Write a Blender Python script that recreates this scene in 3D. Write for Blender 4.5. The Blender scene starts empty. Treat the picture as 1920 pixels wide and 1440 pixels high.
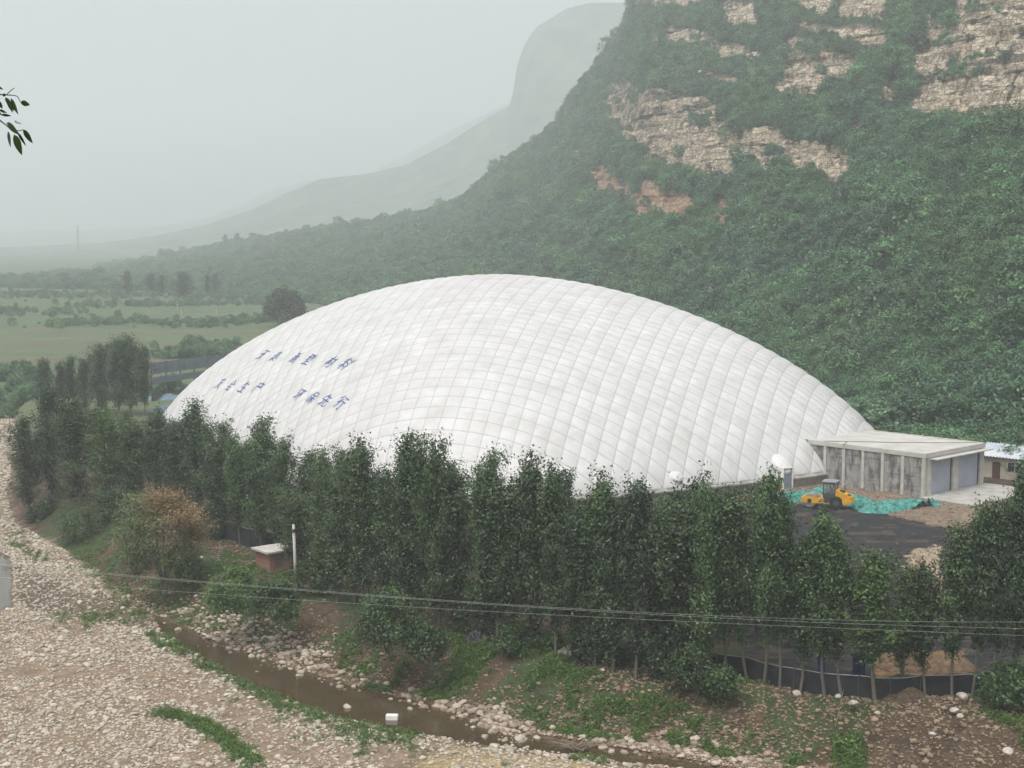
import bpy, bmesh, math, random
import numpy as np
from mathutils import Vector, Matrix

SC = bpy.context.scene
COL = SC.collection
R = math.radians
PI = math.pi

# ------------------------------------------------------------------ camera, sky, sun, exposure
F, HZ, CX, ZC = 2773.0, 440.0, 960.0, 31.0          # focal length in photo pixels, horizon row, centre column, eye height
PITCH = math.atan((720 - HZ) / F)
cd = bpy.data.cameras.new('camera'); cam = bpy.data.objects.new('camera', cd); COL.objects.link(cam)
cd.sensor_width = 36; cd.lens = 36 * F / 1920
cd.clip_start = 0.1; cd.clip_end = 12000
cam.location = (0, 0, ZC); cam.rotation_euler = (PI / 2 - PITCH, 0, 0)
SC.camera = cam

SUN_EL, SUN_AZ = 66.0, 210.0                         # azimuth measured from +Y towards +X
W = bpy.data.worlds.new('World'); SC.world = W; W.use_nodes = True
nt = W.node_tree; nt.nodes.clear()
sky = nt.nodes.new('ShaderNodeTexSky'); sky.sky_type = 'NISHITA'; sky.sun_disc = False
sky.sun_elevation = R(SUN_EL); sky.sun_rotation = R(SUN_AZ); sky.dust_density = 6; sky.air_density = 1.2; sky.ozone_density = 0.6
hs = nt.nodes.new('ShaderNodeHueSaturation'); hs.inputs['Saturation'].default_value = 0.28
bg = nt.nodes.new('ShaderNodeBackground'); bg.inputs['Strength'].default_value = 0.15
ow = nt.nodes.new('ShaderNodeOutputWorld')
nt.links.new(sky.outputs[0], hs.inputs['Color']); nt.links.new(hs.outputs[0], bg.inputs[0]); nt.links.new(bg.outputs[0], ow.inputs[0])

sl = bpy.data.lights.new('sun', 'SUN'); sl.energy = 0.5; sl.angle = R(16); sl.color = (1, 0.95, 0.88)
sun = bpy.data.objects.new('sun', sl); COL.objects.link(sun)
sd = Vector((math.sin(R(SUN_AZ)) * math.cos(R(SUN_EL)), math.cos(R(SUN_AZ)) * math.cos(R(SUN_EL)), math.sin(R(SUN_EL))))
sun.rotation_euler = sd.to_track_quat('Z', 'Y').to_euler()
SC.view_settings.view_transform = 'Standard'; SC.view_settings.look = 'None'
SC.view_settings.exposure = 0.64; SC.view_settings.gamma = 1
SC.cycles.volume_bounces = 3; SC.cycles.max_bounces = 6; SC.cycles.diffuse_bounces = 3
SC.cycles.transparent_max_bounces = 8
SC.cycles.use_denoising = True

HAZE = 0.00050

# ------------------------------------------------------------------ measuring helpers
_c, _s = math.cos(PITCH), math.sin(PITCH)
def ray(u, v):
    rx = (u - CX) / F; ry = (720 - v) / F
    return np.array([rx, _c + ry * _s, -_s + ry * _c])
def at(u, v, z=0.0):
    d = ray(u, v); t = (z - ZC) / d[2]
    return d * t + np.array([0, 0, ZC])
def atd(u, v, D):
    d = ray(u, v); return d * (D / d[1]) + np.array([0, 0, ZC])
def proj(x, y, z):
    dz = z - ZC; d = y * _c - dz * _s; up = y * _s + dz * _c
    return CX + F * x / d, 720 - F * up / d
def poly(pts, z):
    return np.array([at(u, v, z)[:2] for u, v in pts])
def inside(P, x, y):
    x = np.asarray(x); y = np.asarray(y); r = np.zeros(x.shape, bool); n = len(P)
    for i in range(n):
        x0, y0 = P[i]; x1, y1 = P[(i + 1) % n]
        c = ((y0 > y) != (y1 > y))
        if y1 != y0:
            r ^= c & (x < (x1 - x0) * (y - y0) / (y1 - y0) + x0)
    return r
def dist_line(P, x, y, closed=False):
    d = np.full(np.shape(x), 1e9); n = len(P)
    for i in range(n if closed else n - 1):
        a = P[i]; b = P[(i + 1) % n]; ab = b - a; L = ab @ ab + 1e-9
        t = np.clip(((x - a[0]) * ab[0] + (y - a[1]) * ab[1]) / L, 0, 1)
        d = np.minimum(d, np.hypot(x - a[0] - t * ab[0], y - a[1] - t * ab[1]))
    return d
def _hash(ix, iy, s):
    h = (ix * 374761393 + iy * 668265263 + s * 144269504) & 0x7fffffff
    h = ((h ^ (h >> 13)) * 1274126177) & 0x7fffffff
    return ((h ^ (h >> 16)) & 0xffff) / 65535.0
def vnoise(x, y, s=0):
    x = np.asarray(x, float); y = np.asarray(y, float)
    ix = np.floor(x).astype(np.int64); iy = np.floor(y).astype(np.int64)
    fx = x - ix; fy = y - iy; fx = fx * fx * (3 - 2 * fx); fy = fy * fy * (3 - 2 * fy)
    a = _hash(ix, iy, s); b = _hash(ix + 1, iy, s); c = _hash(ix, iy + 1, s); d = _hash(ix + 1, iy + 1, s)
    return (a * (1 - fx) + b * fx) * (1 - fy) + (c * (1 - fx) + d * fx) * fy
def fbm(x, y, s=0, o=4):
    r = 0; a = .5
    for i in range(o):
        r = r + a * vnoise(x * 2 ** i, y * 2 ** i, s + i * 17); a *= .5
    return r
def sstep(a, b, x):
    t = np.clip((x - a) / (b - a), 0, 1); return t * t * (3 - 2 * t)

# ------------------------------------------------------------------ mesh helpers
def meshobj(name, V, Fc, mat=None, parent=None, smooth=False, attrs=None, link=True):
    me = bpy.data.meshes.new(name)
    V = np.asarray(V, np.float32).reshape(-1, 3)
    if isinstance(Fc, np.ndarray):
        n, k = Fc.shape
        me.vertices.add(len(V)); me.vertices.foreach_set('co', V.ravel())
        me.loops.add(n * k); me.loops.foreach_set('vertex_index', Fc.astype(np.int32).ravel())
        me.polygons.add(n); me.polygons.foreach_set('loop_start', np.arange(0, n * k, k, dtype=np.int32))
        me.update(calc_edges=True)
    else:
        me.from_pydata(V.tolist(), [], Fc)
    for an, av in (attrs or {}).items():
        av = np.asarray(av, np.float32)
        if av.ndim == 2:
            a = me.attributes.new(an, 'FLOAT_COLOR', 'POINT')
            if av.shape[1] == 3: av = np.hstack([av, np.ones((len(av), 1), np.float32)])
            a.data.foreach_set('color', av.ravel())
        else:
            a = me.attributes.new(an, 'FLOAT', 'POINT'); a.data.foreach_set('value', av)
    if smooth: me.polygons.foreach_set('use_smooth', np.ones(len(me.polygons), bool))
    if mat: me.materials.append(mat)
    o = bpy.data.objects.new(name, me)
    if link: COL.objects.link(o)
    if parent: o.parent = parent
    return o
def bmobj(name, bm, mat, parent=None, smooth=False, bevel=0):
    if bevel:
        bmesh.ops.bevel(bm, geom=[e for e in bm.edges], offset=bevel, segments=2, affect='EDGES', clamp_overlap=True)
    bmesh.ops.recalc_face_normals(bm, faces=bm.faces)
    me = bpy.data.meshes.new(name); bm.to_mesh(me); bm.free()
    if smooth: me.polygons.foreach_set('use_smooth', np.ones(len(me.polygons), bool))
    me.materials.append(mat)
    o = bpy.data.objects.new(name, me); COL.objects.link(o)
    if parent: o.parent = parent
    return o
def box(bm, c, s, rz=0, rx=0, ry=0):
    m = Matrix.Translation(Vector(c)) @ Matrix.Rotation(rz, 4, 'Z') @ Matrix.Rotation(ry, 4, 'Y') @ Matrix.Rotation(rx, 4, 'X') @ Matrix.Diagonal((s[0], s[1], s[2], 1))
    bmesh.ops.create_cube(bm, size=1, matrix=m)
def prism(bm, pts, y0, y1):                         # outline in x,z extruded along y
    a = [bm.verts.new((x, y0, z)) for x, z in pts]; b = [bm.verts.new((x, y1, z)) for x, z in pts]
    n = len(pts)
    bm.faces.new(a); bm.faces.new(b[::-1])
    for i in range(n): bm.faces.new((a[i], b[i], b[(i + 1) % n], a[(i + 1) % n]))
def cyl(bm, p0, p1, r0, r1=None, seg=10):
    p0 = Vector(p0); p1 = Vector(p1); r1 = r0 if r1 is None else r1
    d = p1 - p0; q = d.to_track_quat('Z', 'Y').to_matrix().to_4x4()
    m = Matrix.Translation((p0 + p1) / 2) @ q
    bmesh.ops.create_cone(bm, cap_ends=True, segments=seg, radius1=r0, radius2=r1, depth=d.length, matrix=m)
def tubes_np(paths, seg=6):
    """paths: list of (pts Nx3, radii N) -> verts, faces"""
    VV = []; FF = []; off = 0
    for pts, rad in paths:
        pts = np.asarray(pts, float); n = len(pts)
        d = np.gradient(pts, axis=0); d /= np.linalg.norm(d, axis=1)[:, None] + 1e-9
        up = np.where(np.abs(d[:, 2:3]) > .9, np.array([[1., 0, 0]]), np.array([[0, 0, 1.]]))
        a = np.cross(d, up); a /= np.linalg.norm(a, axis=1)[:, None]; b = np.cross(d, a)
        th = np.linspace(0, 2 * PI, seg, endpoint=False)
        ring = pts[:, None] + np.asarray(rad)[:, None, None] * (a[:, None] * np.cos(th)[None, :, None] + b[:, None] * np.sin(th)[None, :, None])
        VV.append(ring.reshape(-1, 3))
        i = np.arange(n - 1)[:, None] * seg; j = np.arange(seg)[None]; k = (j + 1) % seg
        FF.append(np.stack([i + j, i + k, i + seg + k, i + seg + j], -1).reshape(-1, 4) + off); off += n * seg
    return np.vstack(VV), np.vstack(FF)
def tag(o, label=None, cat=None, group=None, kind=None):
    if label: o['label'] = label
    if cat: o['category'] = cat
    if group: o['group'] = group
    if kind: o['kind'] = kind
    return o
def empty(name, loc, rz=0, label=None, cat=None, group=None):
    o = bpy.data.objects.new(name, None); COL.objects.link(o); o.location = loc; o.rotation_euler = (0, 0, rz)
    o.empty_display_size = .5
    return tag(o, label, cat, group)
def copy_tree(o):
    c = o.copy(); COL.objects.link(c)
    for ch in o.children:
        d = ch.copy(); COL.objects.link(d); d.parent = c
        for g in ch.children:
            e = g.copy(); COL.objects.link(e); e.parent = d
    return c

# ------------------------------------------------------------------ materials
class NB:
    def __init__(s, name):
        s.m = bpy.data.materials.new(name); s.m.use_nodes = True; s.t = s.m.node_tree
        s.b = s.t.nodes['Principled BSDF']; s.out = s.t.nodes['Material Output']
        s.b.inputs['Roughness'].default_value = .85
        s.b.inputs['Specular IOR Level'].default_value = .25
    def n(s, typ, **kw):
        x = s.t.nodes.new(typ)
        for k, v in kw.items():
            if k.startswith('i_'):
                key = k[2:]; key = int(key) if key.isdigit() else key
                x.inputs[key].default_value = v
            else: setattr(x, k, v)
        return x
    def l(s, a, b): s.t.links.new(a, b)
    def coord(s): return s.n('ShaderNodeTexCoord').outputs['Object']
    def mapped(s, sc, src=None):
        mp = s.n('ShaderNodeMapping'); mp.inputs['Scale'].default_value = sc
        s.l(src or s.coord(), mp.inputs['Vector']); return mp.outputs[0]
    def noise(s, scale, detail=4, rough=.55, src=None):
        x = s.n('ShaderNodeTexNoise'); x.inputs['Scale'].default_value = scale; x.inputs['Detail'].default_value = detail; x.inputs['Roughness'].default_value = rough
        s.l(src or s.coord(), x.inputs['Vector']); return x.outputs['Fac']
    def ramp(s, fac, stops):
        x = s.n('ShaderNodeValToRGB'); e = x.color_ramp.elements
        while len(e) > 2: e.remove(e[-1])
        while len(e) < len(stops): e.new(.5)
        for el, (p, c) in zip(e, stops): el.position = p; el.color = (*c, 1) if len(c) == 3 else c
        s.l(fac, x.inputs[0]); return x.outputs[0]
    def mix(s, f, a, b, mode='MIX'):
        x = s.n('ShaderNodeMix', data_type='RGBA', blend_type=mode)
        for sock, val in ((x.inputs[0], f), (x.inputs[6], a), (x.inputs[7], b)):
            if hasattr(val, 'links'): s.l(val, sock)
            elif isinstance(val, (int, float)): sock.default_value = val
            else: sock.default_value = (*val, 1)
        return x.outputs[2]
    def attr(s, name, out='Fac'):
        x = s.n('ShaderNodeAttribute'); x.attribute_name = name; return x.outputs[out]
    def math(s, op, a, b=None, c=None):
        x = s.n('ShaderNodeMath', operation=op)
        for i, v in enumerate((a, b, c)):
            if v is None: continue
            if hasattr(v, 'links'): s.l(v, x.inputs[i])
            else: x.inputs[i].default_value = v
        return x.outputs[0]
    def bump(s, h, strength=.5, dist=.1):
        x = s.n('ShaderNodeBump'); x.inputs['Strength'].default_value = strength; x.inputs['Distance'].default_value = dist
        s.l(h, x.inputs['Height']); s.l(x.outputs[0], s.b.inputs['Normal'])
    def col(s, c):
        if hasattr(c, 'links'): s.l(c, s.b.inputs['Base Color'])
        else: s.b.inputs['Base Color'].default_value = (*c, 1)
        return s
def simple(name, c, rough=.7, var=.25, scale=6, metal=0, spec=.3):
    b = NB(name); nz = b.noise(scale, 5)
    b.col(b.ramp(nz, [(.3, tuple(x * (1 - var) for x in c)), (.7, tuple(min(1, x * (1 + var)) for x in c))]))
    b.b.inputs['Roughness'].default_value = rough; b.b.inputs['Metallic'].default_value = metal
    b.b.inputs['Specular IOR Level'].default_value = spec
    return b.m
def leafmat(name, dark, light, accent=None, trans=.25, rnd=.5):
    b = NB(name)
    c = b.mix(b.attr('tint'), dark, light)
    if accent: c = b.mix(b.attr('accent'), c, accent)
    oi = b.n('ShaderNodeObjectInfo')
    k = b.math('MULTIPLY_ADD', oi.outputs['Random'], rnd, 1 - rnd / 2)
    cc = b.n('ShaderNodeVectorMath', operation='SCALE'); b.l(c, cc.inputs[0]); b.l(k, cc.inputs['Scale'])
    b.col(cc.outputs[0]); b.b.inputs['Roughness'].default_value = .42; b.b.inputs['Specular IOR Level'].default_value = .5
    tr = b.n('ShaderNodeBsdfTranslucent'); b.l(cc.outputs[0], tr.inputs[0])
    mx = b.n('ShaderNodeMixShader'); mx.inputs[0].default_value = trans
    b.l(b.b.outputs[0], mx.inputs[1]); b.l(tr.outputs[0], mx.inputs[2]); b.l(mx.outputs[0], b.out.inputs[0])
    return b.m

M = {}
M['bark'] = simple('bark', (.13, .12, .10), .9, .35, 12)
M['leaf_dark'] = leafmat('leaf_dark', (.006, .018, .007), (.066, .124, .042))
M['leaf_mid'] = leafmat('leaf_mid', (.009, .027, .009), (.092, .165, .048))
M['leaf_light'] = leafmat('leaf_light', (.026, .058, .018), (.115, .180, .058))
M['leaf_bright'] = leafmat('leaf_bright', (.036, .085, .016), (.135, .230, .052))
M['leaf_rust'] = leafmat('leaf_rust', (.060, .090, .028), (.150, .180, .065), (.26, .165, .075))
M['leaf_forest'] = leafmat('leaf_forest', (.030, .092, .040), (.135, .280, .115), None, .25, .9)
M['leaf_forest_b'] = leafmat('leaf_forest_b', (.048, .112, .042), (.170, .310, .110), None, .25, .9)
M['leaf_forest_c'] = leafmat('leaf_forest_c', (.022, .068, .036), (.090, .200, .105), None, .25, .9)
M['leaf_forest_d'] = leafmat('leaf_forest_d', (.050, .100, .050), (.160, .265, .130), None, .25, .9)
M['weed'] = leafmat('weed', (.055, .115, .020), (.15, .25, .055))
M['concrete'] = simple('concrete', (.46, .44, .40), .9, .18, 1.2)
M['roofconcrete'] = simple('roof_concrete', (.45, .44, .405), .9, .15, .5)
M['yellow'] = simple('yellow_paint', (.62, .33, .02), .45, .12, 2, 0, .5)
M['black'] = simple('black_rubber', (.018, .018, .018), .8, .3, 4)
M['darkgrey'] = simple('dark_grey_paint', (.06, .065, .07), .5, .2, 4)
M['steel'] = simple('worn_steel', (.35, .34, .33), .45, .2, 5, .6)
M['white'] = simple('white_paint', (.75, .74, .70), .6, .1, 3)
M['blacknet'] = simple('black_shade_cloth', (.022, .023, .027), .85, .5, 1.5)
M['blue'] = simple('blue_tarp', (.015, .028, .12), .5, .35, 2)
M['brick'] = None
M['wire'] = simple('wire_aluminium', (.30, .32, .29), .5, .1, 1)
M['wood'] = simple('weathered_wood', (.16, .13, .10), .9, .3, 6)
M['stonepale'] = simple('pale_stone', (.44, .40, .34), .9, .25, 2.5)
M['stonebrown'] = simple('brown_stone', (.30, .22, .15), .9, .3, 2.5)
M['greywind'] = simple('windbreak_mesh', (.13, .15, .19), .7, .25, .8)
def brickmat():
    b = NB('red_brick'); t = b.n('ShaderNodeTexBrick'); b.l(b.mapped((1, 1, 1)), t.inputs['Vector'])
    b.t.links.remove(t.inputs['Vector'].links[0])
    mp = b.n('ShaderNodeMapping'); mp.inputs['Rotation'].default_value = (PI / 2, 0, 0); b.l(b.coord(), mp.inputs['Vector']); b.l(mp.outputs[0], t.inputs['Vector'])
    t.inputs['Color1'].default_value = (.23, .10, .07, 1); t.inputs['Color2'].default_value = (.30, .15, .10, 1); t.inputs['Mortar'].default_value = (.30, .26, .22, 1)
    t.inputs['Scale'].default_value = 4; b.col(t.outputs[0]); return b.m
M['brick'] = brickmat()

def rockmat(name, dark, light):
    b = NB(name); oi = b.n('ShaderNodeObjectInfo')
    nz = b.noise(3, 4)
    c = b.ramp(oi.outputs['Random'], [(0, dark), (.55, tuple((x + y) / 2 for x, y in zip(dark, light))), (1, light)])
    c2 = b.mix(nz, tuple(x * .8 for x in dark), c); b.col(b.mix(.5, c2, c)); return b.m
M['cobble'] = rockmat('cobble', (.29, .25, .195), (.60, .54, .455))
M['rubble'] = rockmat('rubble', (.14, .10, .07), (.38, .29, .20))

# ------------------------------------------------------------------ the ground
TOE = [(-900, 735), (-200, 745), (0, 770), (42, 800), (25, 870), (12, 930), (30, 985), (100, 1020), (165, 1058), (215, 1105), (270, 1140), (330, 1160),
       (400, 1195), (480, 1222), (560, 1247), (640, 1270), (720, 1292), (800, 1305), (880, 1330), (950, 1352), (1010, 1370), (1080, 1378),
       (1150, 1388), (1230, 1402), (1330, 1414), (1450, 1430), (1560, 1447), (2200, 1520)]
ZR = -3.0
toe = poly(TOE, ZR)
river_poly = np.vstack([toe, [[120, 60], [120, -400], [-900, -400], [-900, 600]]])
STREAM_TOP = [(285, 1150), (330, 1166), (400, 1198), (480, 1226), (560, 1252), (640, 1275), (720, 1298), (800, 1312), (880, 1336), (950, 1358), (1010, 1378), (1080, 1388), (1180, 1405), (1300, 1425), (1420, 1445), (1600, 1475)]
STREAM_BOT = [(1500, 1500), (1300, 1445), (1180, 1432), (1110, 1420), (1050, 1412), (960, 1400), (900, 1395), (820, 1382), (730, 1366), (640, 1348), (560, 1322), (470, 1285), (390, 1243), (345, 1212), (300, 1180)]
stream = poly(STREAM_TOP + STREAM_BOT, ZR)
POND = [(-120, 1025), (0, 1035), (18, 1045), (26, 1080), (22, 1110), (28, 1138), (0, 1150), (-120, 1165)]
pond = poly(POND, ZR)
WET = [(30, 1060), (90, 1085), (140, 1110), (200, 1120), (290, 1150), (290, 1185), (200, 1170), (120, 1160), (50, 1145), (30, 1110)]
wet = poly(WET, ZR)

def ground_z(x, y):
    x = np.asarray(x, float); y = np.asarray(y, float)
    jx = (fbm(x * .35, y * .35, 5, 3) - .45) * 2.2; jy = (fbm(x * .35, y * .35, 9, 3) - .45) * 2.2
    riv = inside(river_poly, x + jx * .5, y + jy * .5)
    d = dist_line(toe, x, y)
    wdt = 6.0 + 2.5 * (vnoise(x * .12, y * .12, 3) - .5)
    z = np.where(riv, ZR, ZR + 3.0 * sstep(0, 1, d / wdt))
    z = z + np.where(riv, 0, 1) * np.minimum(1, d / 3) * (fbm(x * .5, y * .5, 21, 4) - .47) * .9 * (1 - .75 * sstep(10, 18, d))
    z = z + np.where(riv, 1, 0) * (fbm(x * .12, y * .12, 31, 3) - .45) * .35
    # the stream and pond bed
    ds = dist_line(stream, x, y, True); ins = inside(stream, x, y)
    z = np.where(ins, ZR - .15 - .3 * np.minimum(1, ds / 1.2), z)
    z = np.where(riv & ~ins, z + .1 * sstep(0, 2, ds), z)
    dp = dist_line(pond, x, y, True); inp = inside(pond, x, y)
    z = np.where(inp, ZR - .15 - .3 * np.minimum(1, dp / 1.2), z)
    # hillside under the viewpoint
    z = np.maximum(z, 28.6 - .40 * np.maximum(y, 0) + .0 * x)
    z = np.where(y < 0, np.maximum(z, 28.6 - y * .3), z)
    # low swell of the far fields
    z = z + sstep(250, 500, y) * (fbm(x * .01, y * .01, 41, 3) - .45) * 2.0
    return z

def ax(segs):
    out = []
    for a, b, st in segs: out.append(np.arange(a, b, st))
    return np.concatenate(out)
xs = ax([(-4200, -600, 80), (-600, -120, 6), (-120, -50, 1.2), (-50, 46, .33), (46, 90, 1.0), (90, 300, 10), (300, 4200, 120)])
ys = ax([(-300, 60, 12), (60, 84, 1.5), (84, 150, .33), (150, 215, .7), (215, 330, 2), (330, 1000, 5), (1000, 6000, 80)])
GX, GY = np.meshgrid(xs, ys)
gx, gy = GX.ravel(), GY.ravel()
gz = ground_z(gx, gy)
n1, n0 = GX.shape
I = np.arange(n1 - 1)[:, None] * n0; J = np.arange(n0 - 1)[None]
gF = np.stack([I + J, I + J + 1, I + n0 + J + 1, I + n0 + J], -1).reshape(-1, 4)

def zone_color():
    n = len(gx); C = np.zeros((n, 3))
    jx = (fbm(gx * .6, gy * .6, 51, 4) - .47) * 3; jy = (fbm(gx * .6, gy * .6, 57, 4) - .47) * 3
    x, y = gx + jx, gy + jy
    nz = fbm(gx * .25, gy * .25, 61, 4)[:, None]; nf = fbm(gx * 1.1, gy * 1.1, 67, 3)[:, None]
    riv = inside(river_poly, gx + jx * .4, gy + jy * .4)
    dt = dist_line(toe, gx, gy)
    # default land: green fields in strips running across the valley
    st = y + .28 * x + 14 * (fbm(gx * .02, gy * .02, 71, 3) - .5)
    k = np.floor(st / 11 + 2 * vnoise(gx * .004, gy * .004 + 3, 73)).astype(np.int64)
    hsh = _hash(k, k * 3, 5); h2 = _hash(k, k * 7, 9)
    field = np.stack([.085 + .055 * hsh, .125 + .035 * h2, .060 + .03 * hsh], -1)
    field = np.where(((hsh > .90) & (y < 420))[:, None], np.array([.20, .165, .115]), field); far_ = sstep(450, 900, y)[:, None]; field = field * (1 - far_) + np.array([.085, .115, .062]) * far_
    C[:] = field * (.75 + .55 * nz)
    # yard and bank soil
    near = (gy < 225) & (gx > -75)
    soil = np.array([.090, .064, .043]) * (.55 + .95 * nf)
    gr = np.array([.052, .072, .030]) * (.7 + .6 * nf)
    bankc = np.where(nz > .50, gr, soil)
    C[near] = bankc[near]
    # black slag yard in front of the garage
    yard = inside(poly([(1440, 925), (1560, 930), (1740, 962), (1790, 985), (1800, 1010), (1940, 1020), (2000, 1130), (1900, 1235), (1900, 1300), (1560, 1296), (1400, 1262), (1390, 1000)], 0), x, y)
    slag = np.array([.024, .024, .027]) * (.6 + 1.0 * nf)
    brown = np.array([.085, .066, .05])
    slag = np.where(fbm(gx * .5 + gy * .12, gy * 1.6, 77, 3)[:, None] > .56, brown * (.6 + .6 * nf), slag)
    C[yard] = slag[yard]
    rub = inside(poly([(1440, 905), (1545, 898), (1640, 915), (1740, 930), (1860, 925), (1890, 950), (1800, 990), (1750, 985), (1640, 960), (1560, 945), (1450, 940)], 0), gx + jx * .6, gy + jy * .6)
    C[rub] = (np.array([.24, .185, .14]) * (.6 + .8 * nf))[rub]
    pale = inside(poly([(1700, 1040), (1760, 1020), (1775, 1090), (1730, 1180), (1690, 1160), (1705, 1090)], 0), x, y)
    C[pale] = (np.array([.34, .28, .20]) * (.7 + .6 * nf))[pale]
    org = inside(poly([(1640, 1225), (1810, 1220), (1815, 1262), (1640, 1268)], 0), gx + jx * .4, gy + jy * .4)
    C[org] = (np.array([.24, .145, .075]) * (.5 + .9 * nf))[org]
    # riverbed
    bed = np.array([.27, .205, .145]) * (.75 + .5 * nf)  # brown kept dark to stand in for shade in the gaps between cobbles
    C[riv] = bed[riv]
    sand = inside(poly([(870, 1395), (1000, 1415), (1200, 1445), (1200, 1520), (850, 1520), (760, 1440)], ZR), x, y) & riv
    C[sand] = (np.array([.36, .285, .15]) * (.75 + .5 * nf))[sand]
    mud = (dist_line(stream, gx, gy, True) < .9 + .8 * nf[:, 0]) & riv
    C[mud] = (np.array([.19, .13, .085]) * (.7 + .6 * nf))[mud]
    w = inside(wet, x, y) & riv
    C[w] = (np.array([.15, .115, .085]) * (.7 + .6 * nf))[w]
    C[inside(stream, gx, gy)] = (.09, .065, .04)
    C[inside(pond, gx, gy)] = (.16, .14, .11)
    # hill under the viewer
    C[gy < 84] = (np.array([.07, .09, .04]) * (.6 + .8 * nf))[gy < 84]
    return C
b = NB('ground')
c = b.attr('zone', 'Color')
nz1 = b.noise(2.2, 6, .7); nz2 = b.noise(.4, 5, .6)
c = b.mix(.85, c, b.ramp(nz1, [(.30, (.42, .40, .38)), (.55, (1, 1, 1)), (.72, (1.35, 1.32, 1.28))]), 'MULTIPLY')
c = b.mix(.5, c, b.ramp(nz2, [(.35, (.7, .72, .7)), (.65, (1.15, 1.12, 1.1))]), 'MULTIPLY')
b.col(c); b.b.inputs['Roughness'].default_value = .95; b.bump(nz1, .7, .25)
tag(meshobj('ground', np.stack([gx, gy, gz], -1), gF, b.m, None, True, {'zone': zone_color()}), kind='structure')

def gz_at(x, y): return float(ground_z(np.array([x]), np.array([y]))[0])

# water
b = NB('brown_water')
b.col(b.ramp(b.noise(.5, 3), [(.3, (.060, .042, .023)), (.7, (.085, .062, .036))]))
b.b.inputs['Roughness'].default_value = .06; b.b.inputs['Specular IOR Level'].default_value = .5
b.bump(b.noise(2.5, 3, src=b.mapped((1, .5, 1))), .06, .05)
def water(name, P, pad):
    c = P.mean(0); V = [(p[0], p[1], ZR - .16) for p in P]
    bm = bmesh.new(); vs = [bm.verts.new(v) for v in V]; f = bm.faces.new(vs)
    bmesh.ops.triangulate(bm, faces=[f])
    return tag(bmobj(name, bm, b.m), kind='structure')
water('stream_water', stream, 0); water('pond_water', pond, 0)

# ------------------------------------------------------------------ the hillside
def cols(tab):
    t = np.array(tab, float); return t
#       U     D0   D1    v of the ridge line
HILL = [(-1500, 1050, 1180, 560), (-300, 900, 1020, 552), (0, 840, 960, 532), (150, 800, 920, 512), (300, 760, 880, 488), (430, 720, 840, 462), (520, 680, 800, 447), (600, 640, 765, 433),
        (700, 570, 720, 420), (800, 520, 680, 402), (870, 490, 655, 380), (900, 480, 640, 350), (930, 465, 630, 318), (990, 440, 610, 279), (1040, 415, 598, 240), (1080, 398, 588, 172),
        (1130, 372, 578, 108), (1165, 355, 572, 55), (1185, 350, 570, -10), (1215, 342, 575, -120), (1300, 312, 580, -190), (1400, 280, 570, -260), (1650, 228, 520, -330), (1920, 196, 450, -420), (2300, 170, 400, -500), (3500, 120, 330, -600)]
HT = np.array(HILL, float)
_k = np.clip((900 - HT[:, 0]) / 400, 0, 1); HT[:, 1] *= 1 + .07 * _k; HT[:, 2] *= 1 + .70 * np.clip((2100 - HT[:, 0]) / 500, .75, 1)
def slope_v(v):
    ry = (720 - v) / F; return (-_s + _c * ry) / (_c + _s * ry)
def hill_par(U):
    D0 = np.interp(U, HT[:, 0], HT[:, 1]); D1 = np.interp(U, HT[:, 0], HT[:, 2]); v = np.interp(U, HT[:, 0], HT[:, 3])
    Z1 = ZC + slope_v(v) * D1
    return D0, D1, Z1
def hill_z(U, T):
    D0, D1, Z1 = hill_par(U); D = D0 + (D1 - D0) * T
    g = np.where(T < 1, .82 * T + .18 * T * T, 1 - .9 * (T - 1)); g = np.where(T < .12, g * (.4 + .6 * T / .12), g)
    x = (U - CX) / F * D
    bump = (fbm(x * .02, D * .02, 81, 4) - .47) * 16 * np.clip(T * 2, 0, 1) * np.clip((1.08 - T) * 3, .15, 1) * np.clip(Z1 / 60, .15, 1)
    return x, D, Z1 * g + bump - .6
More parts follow.
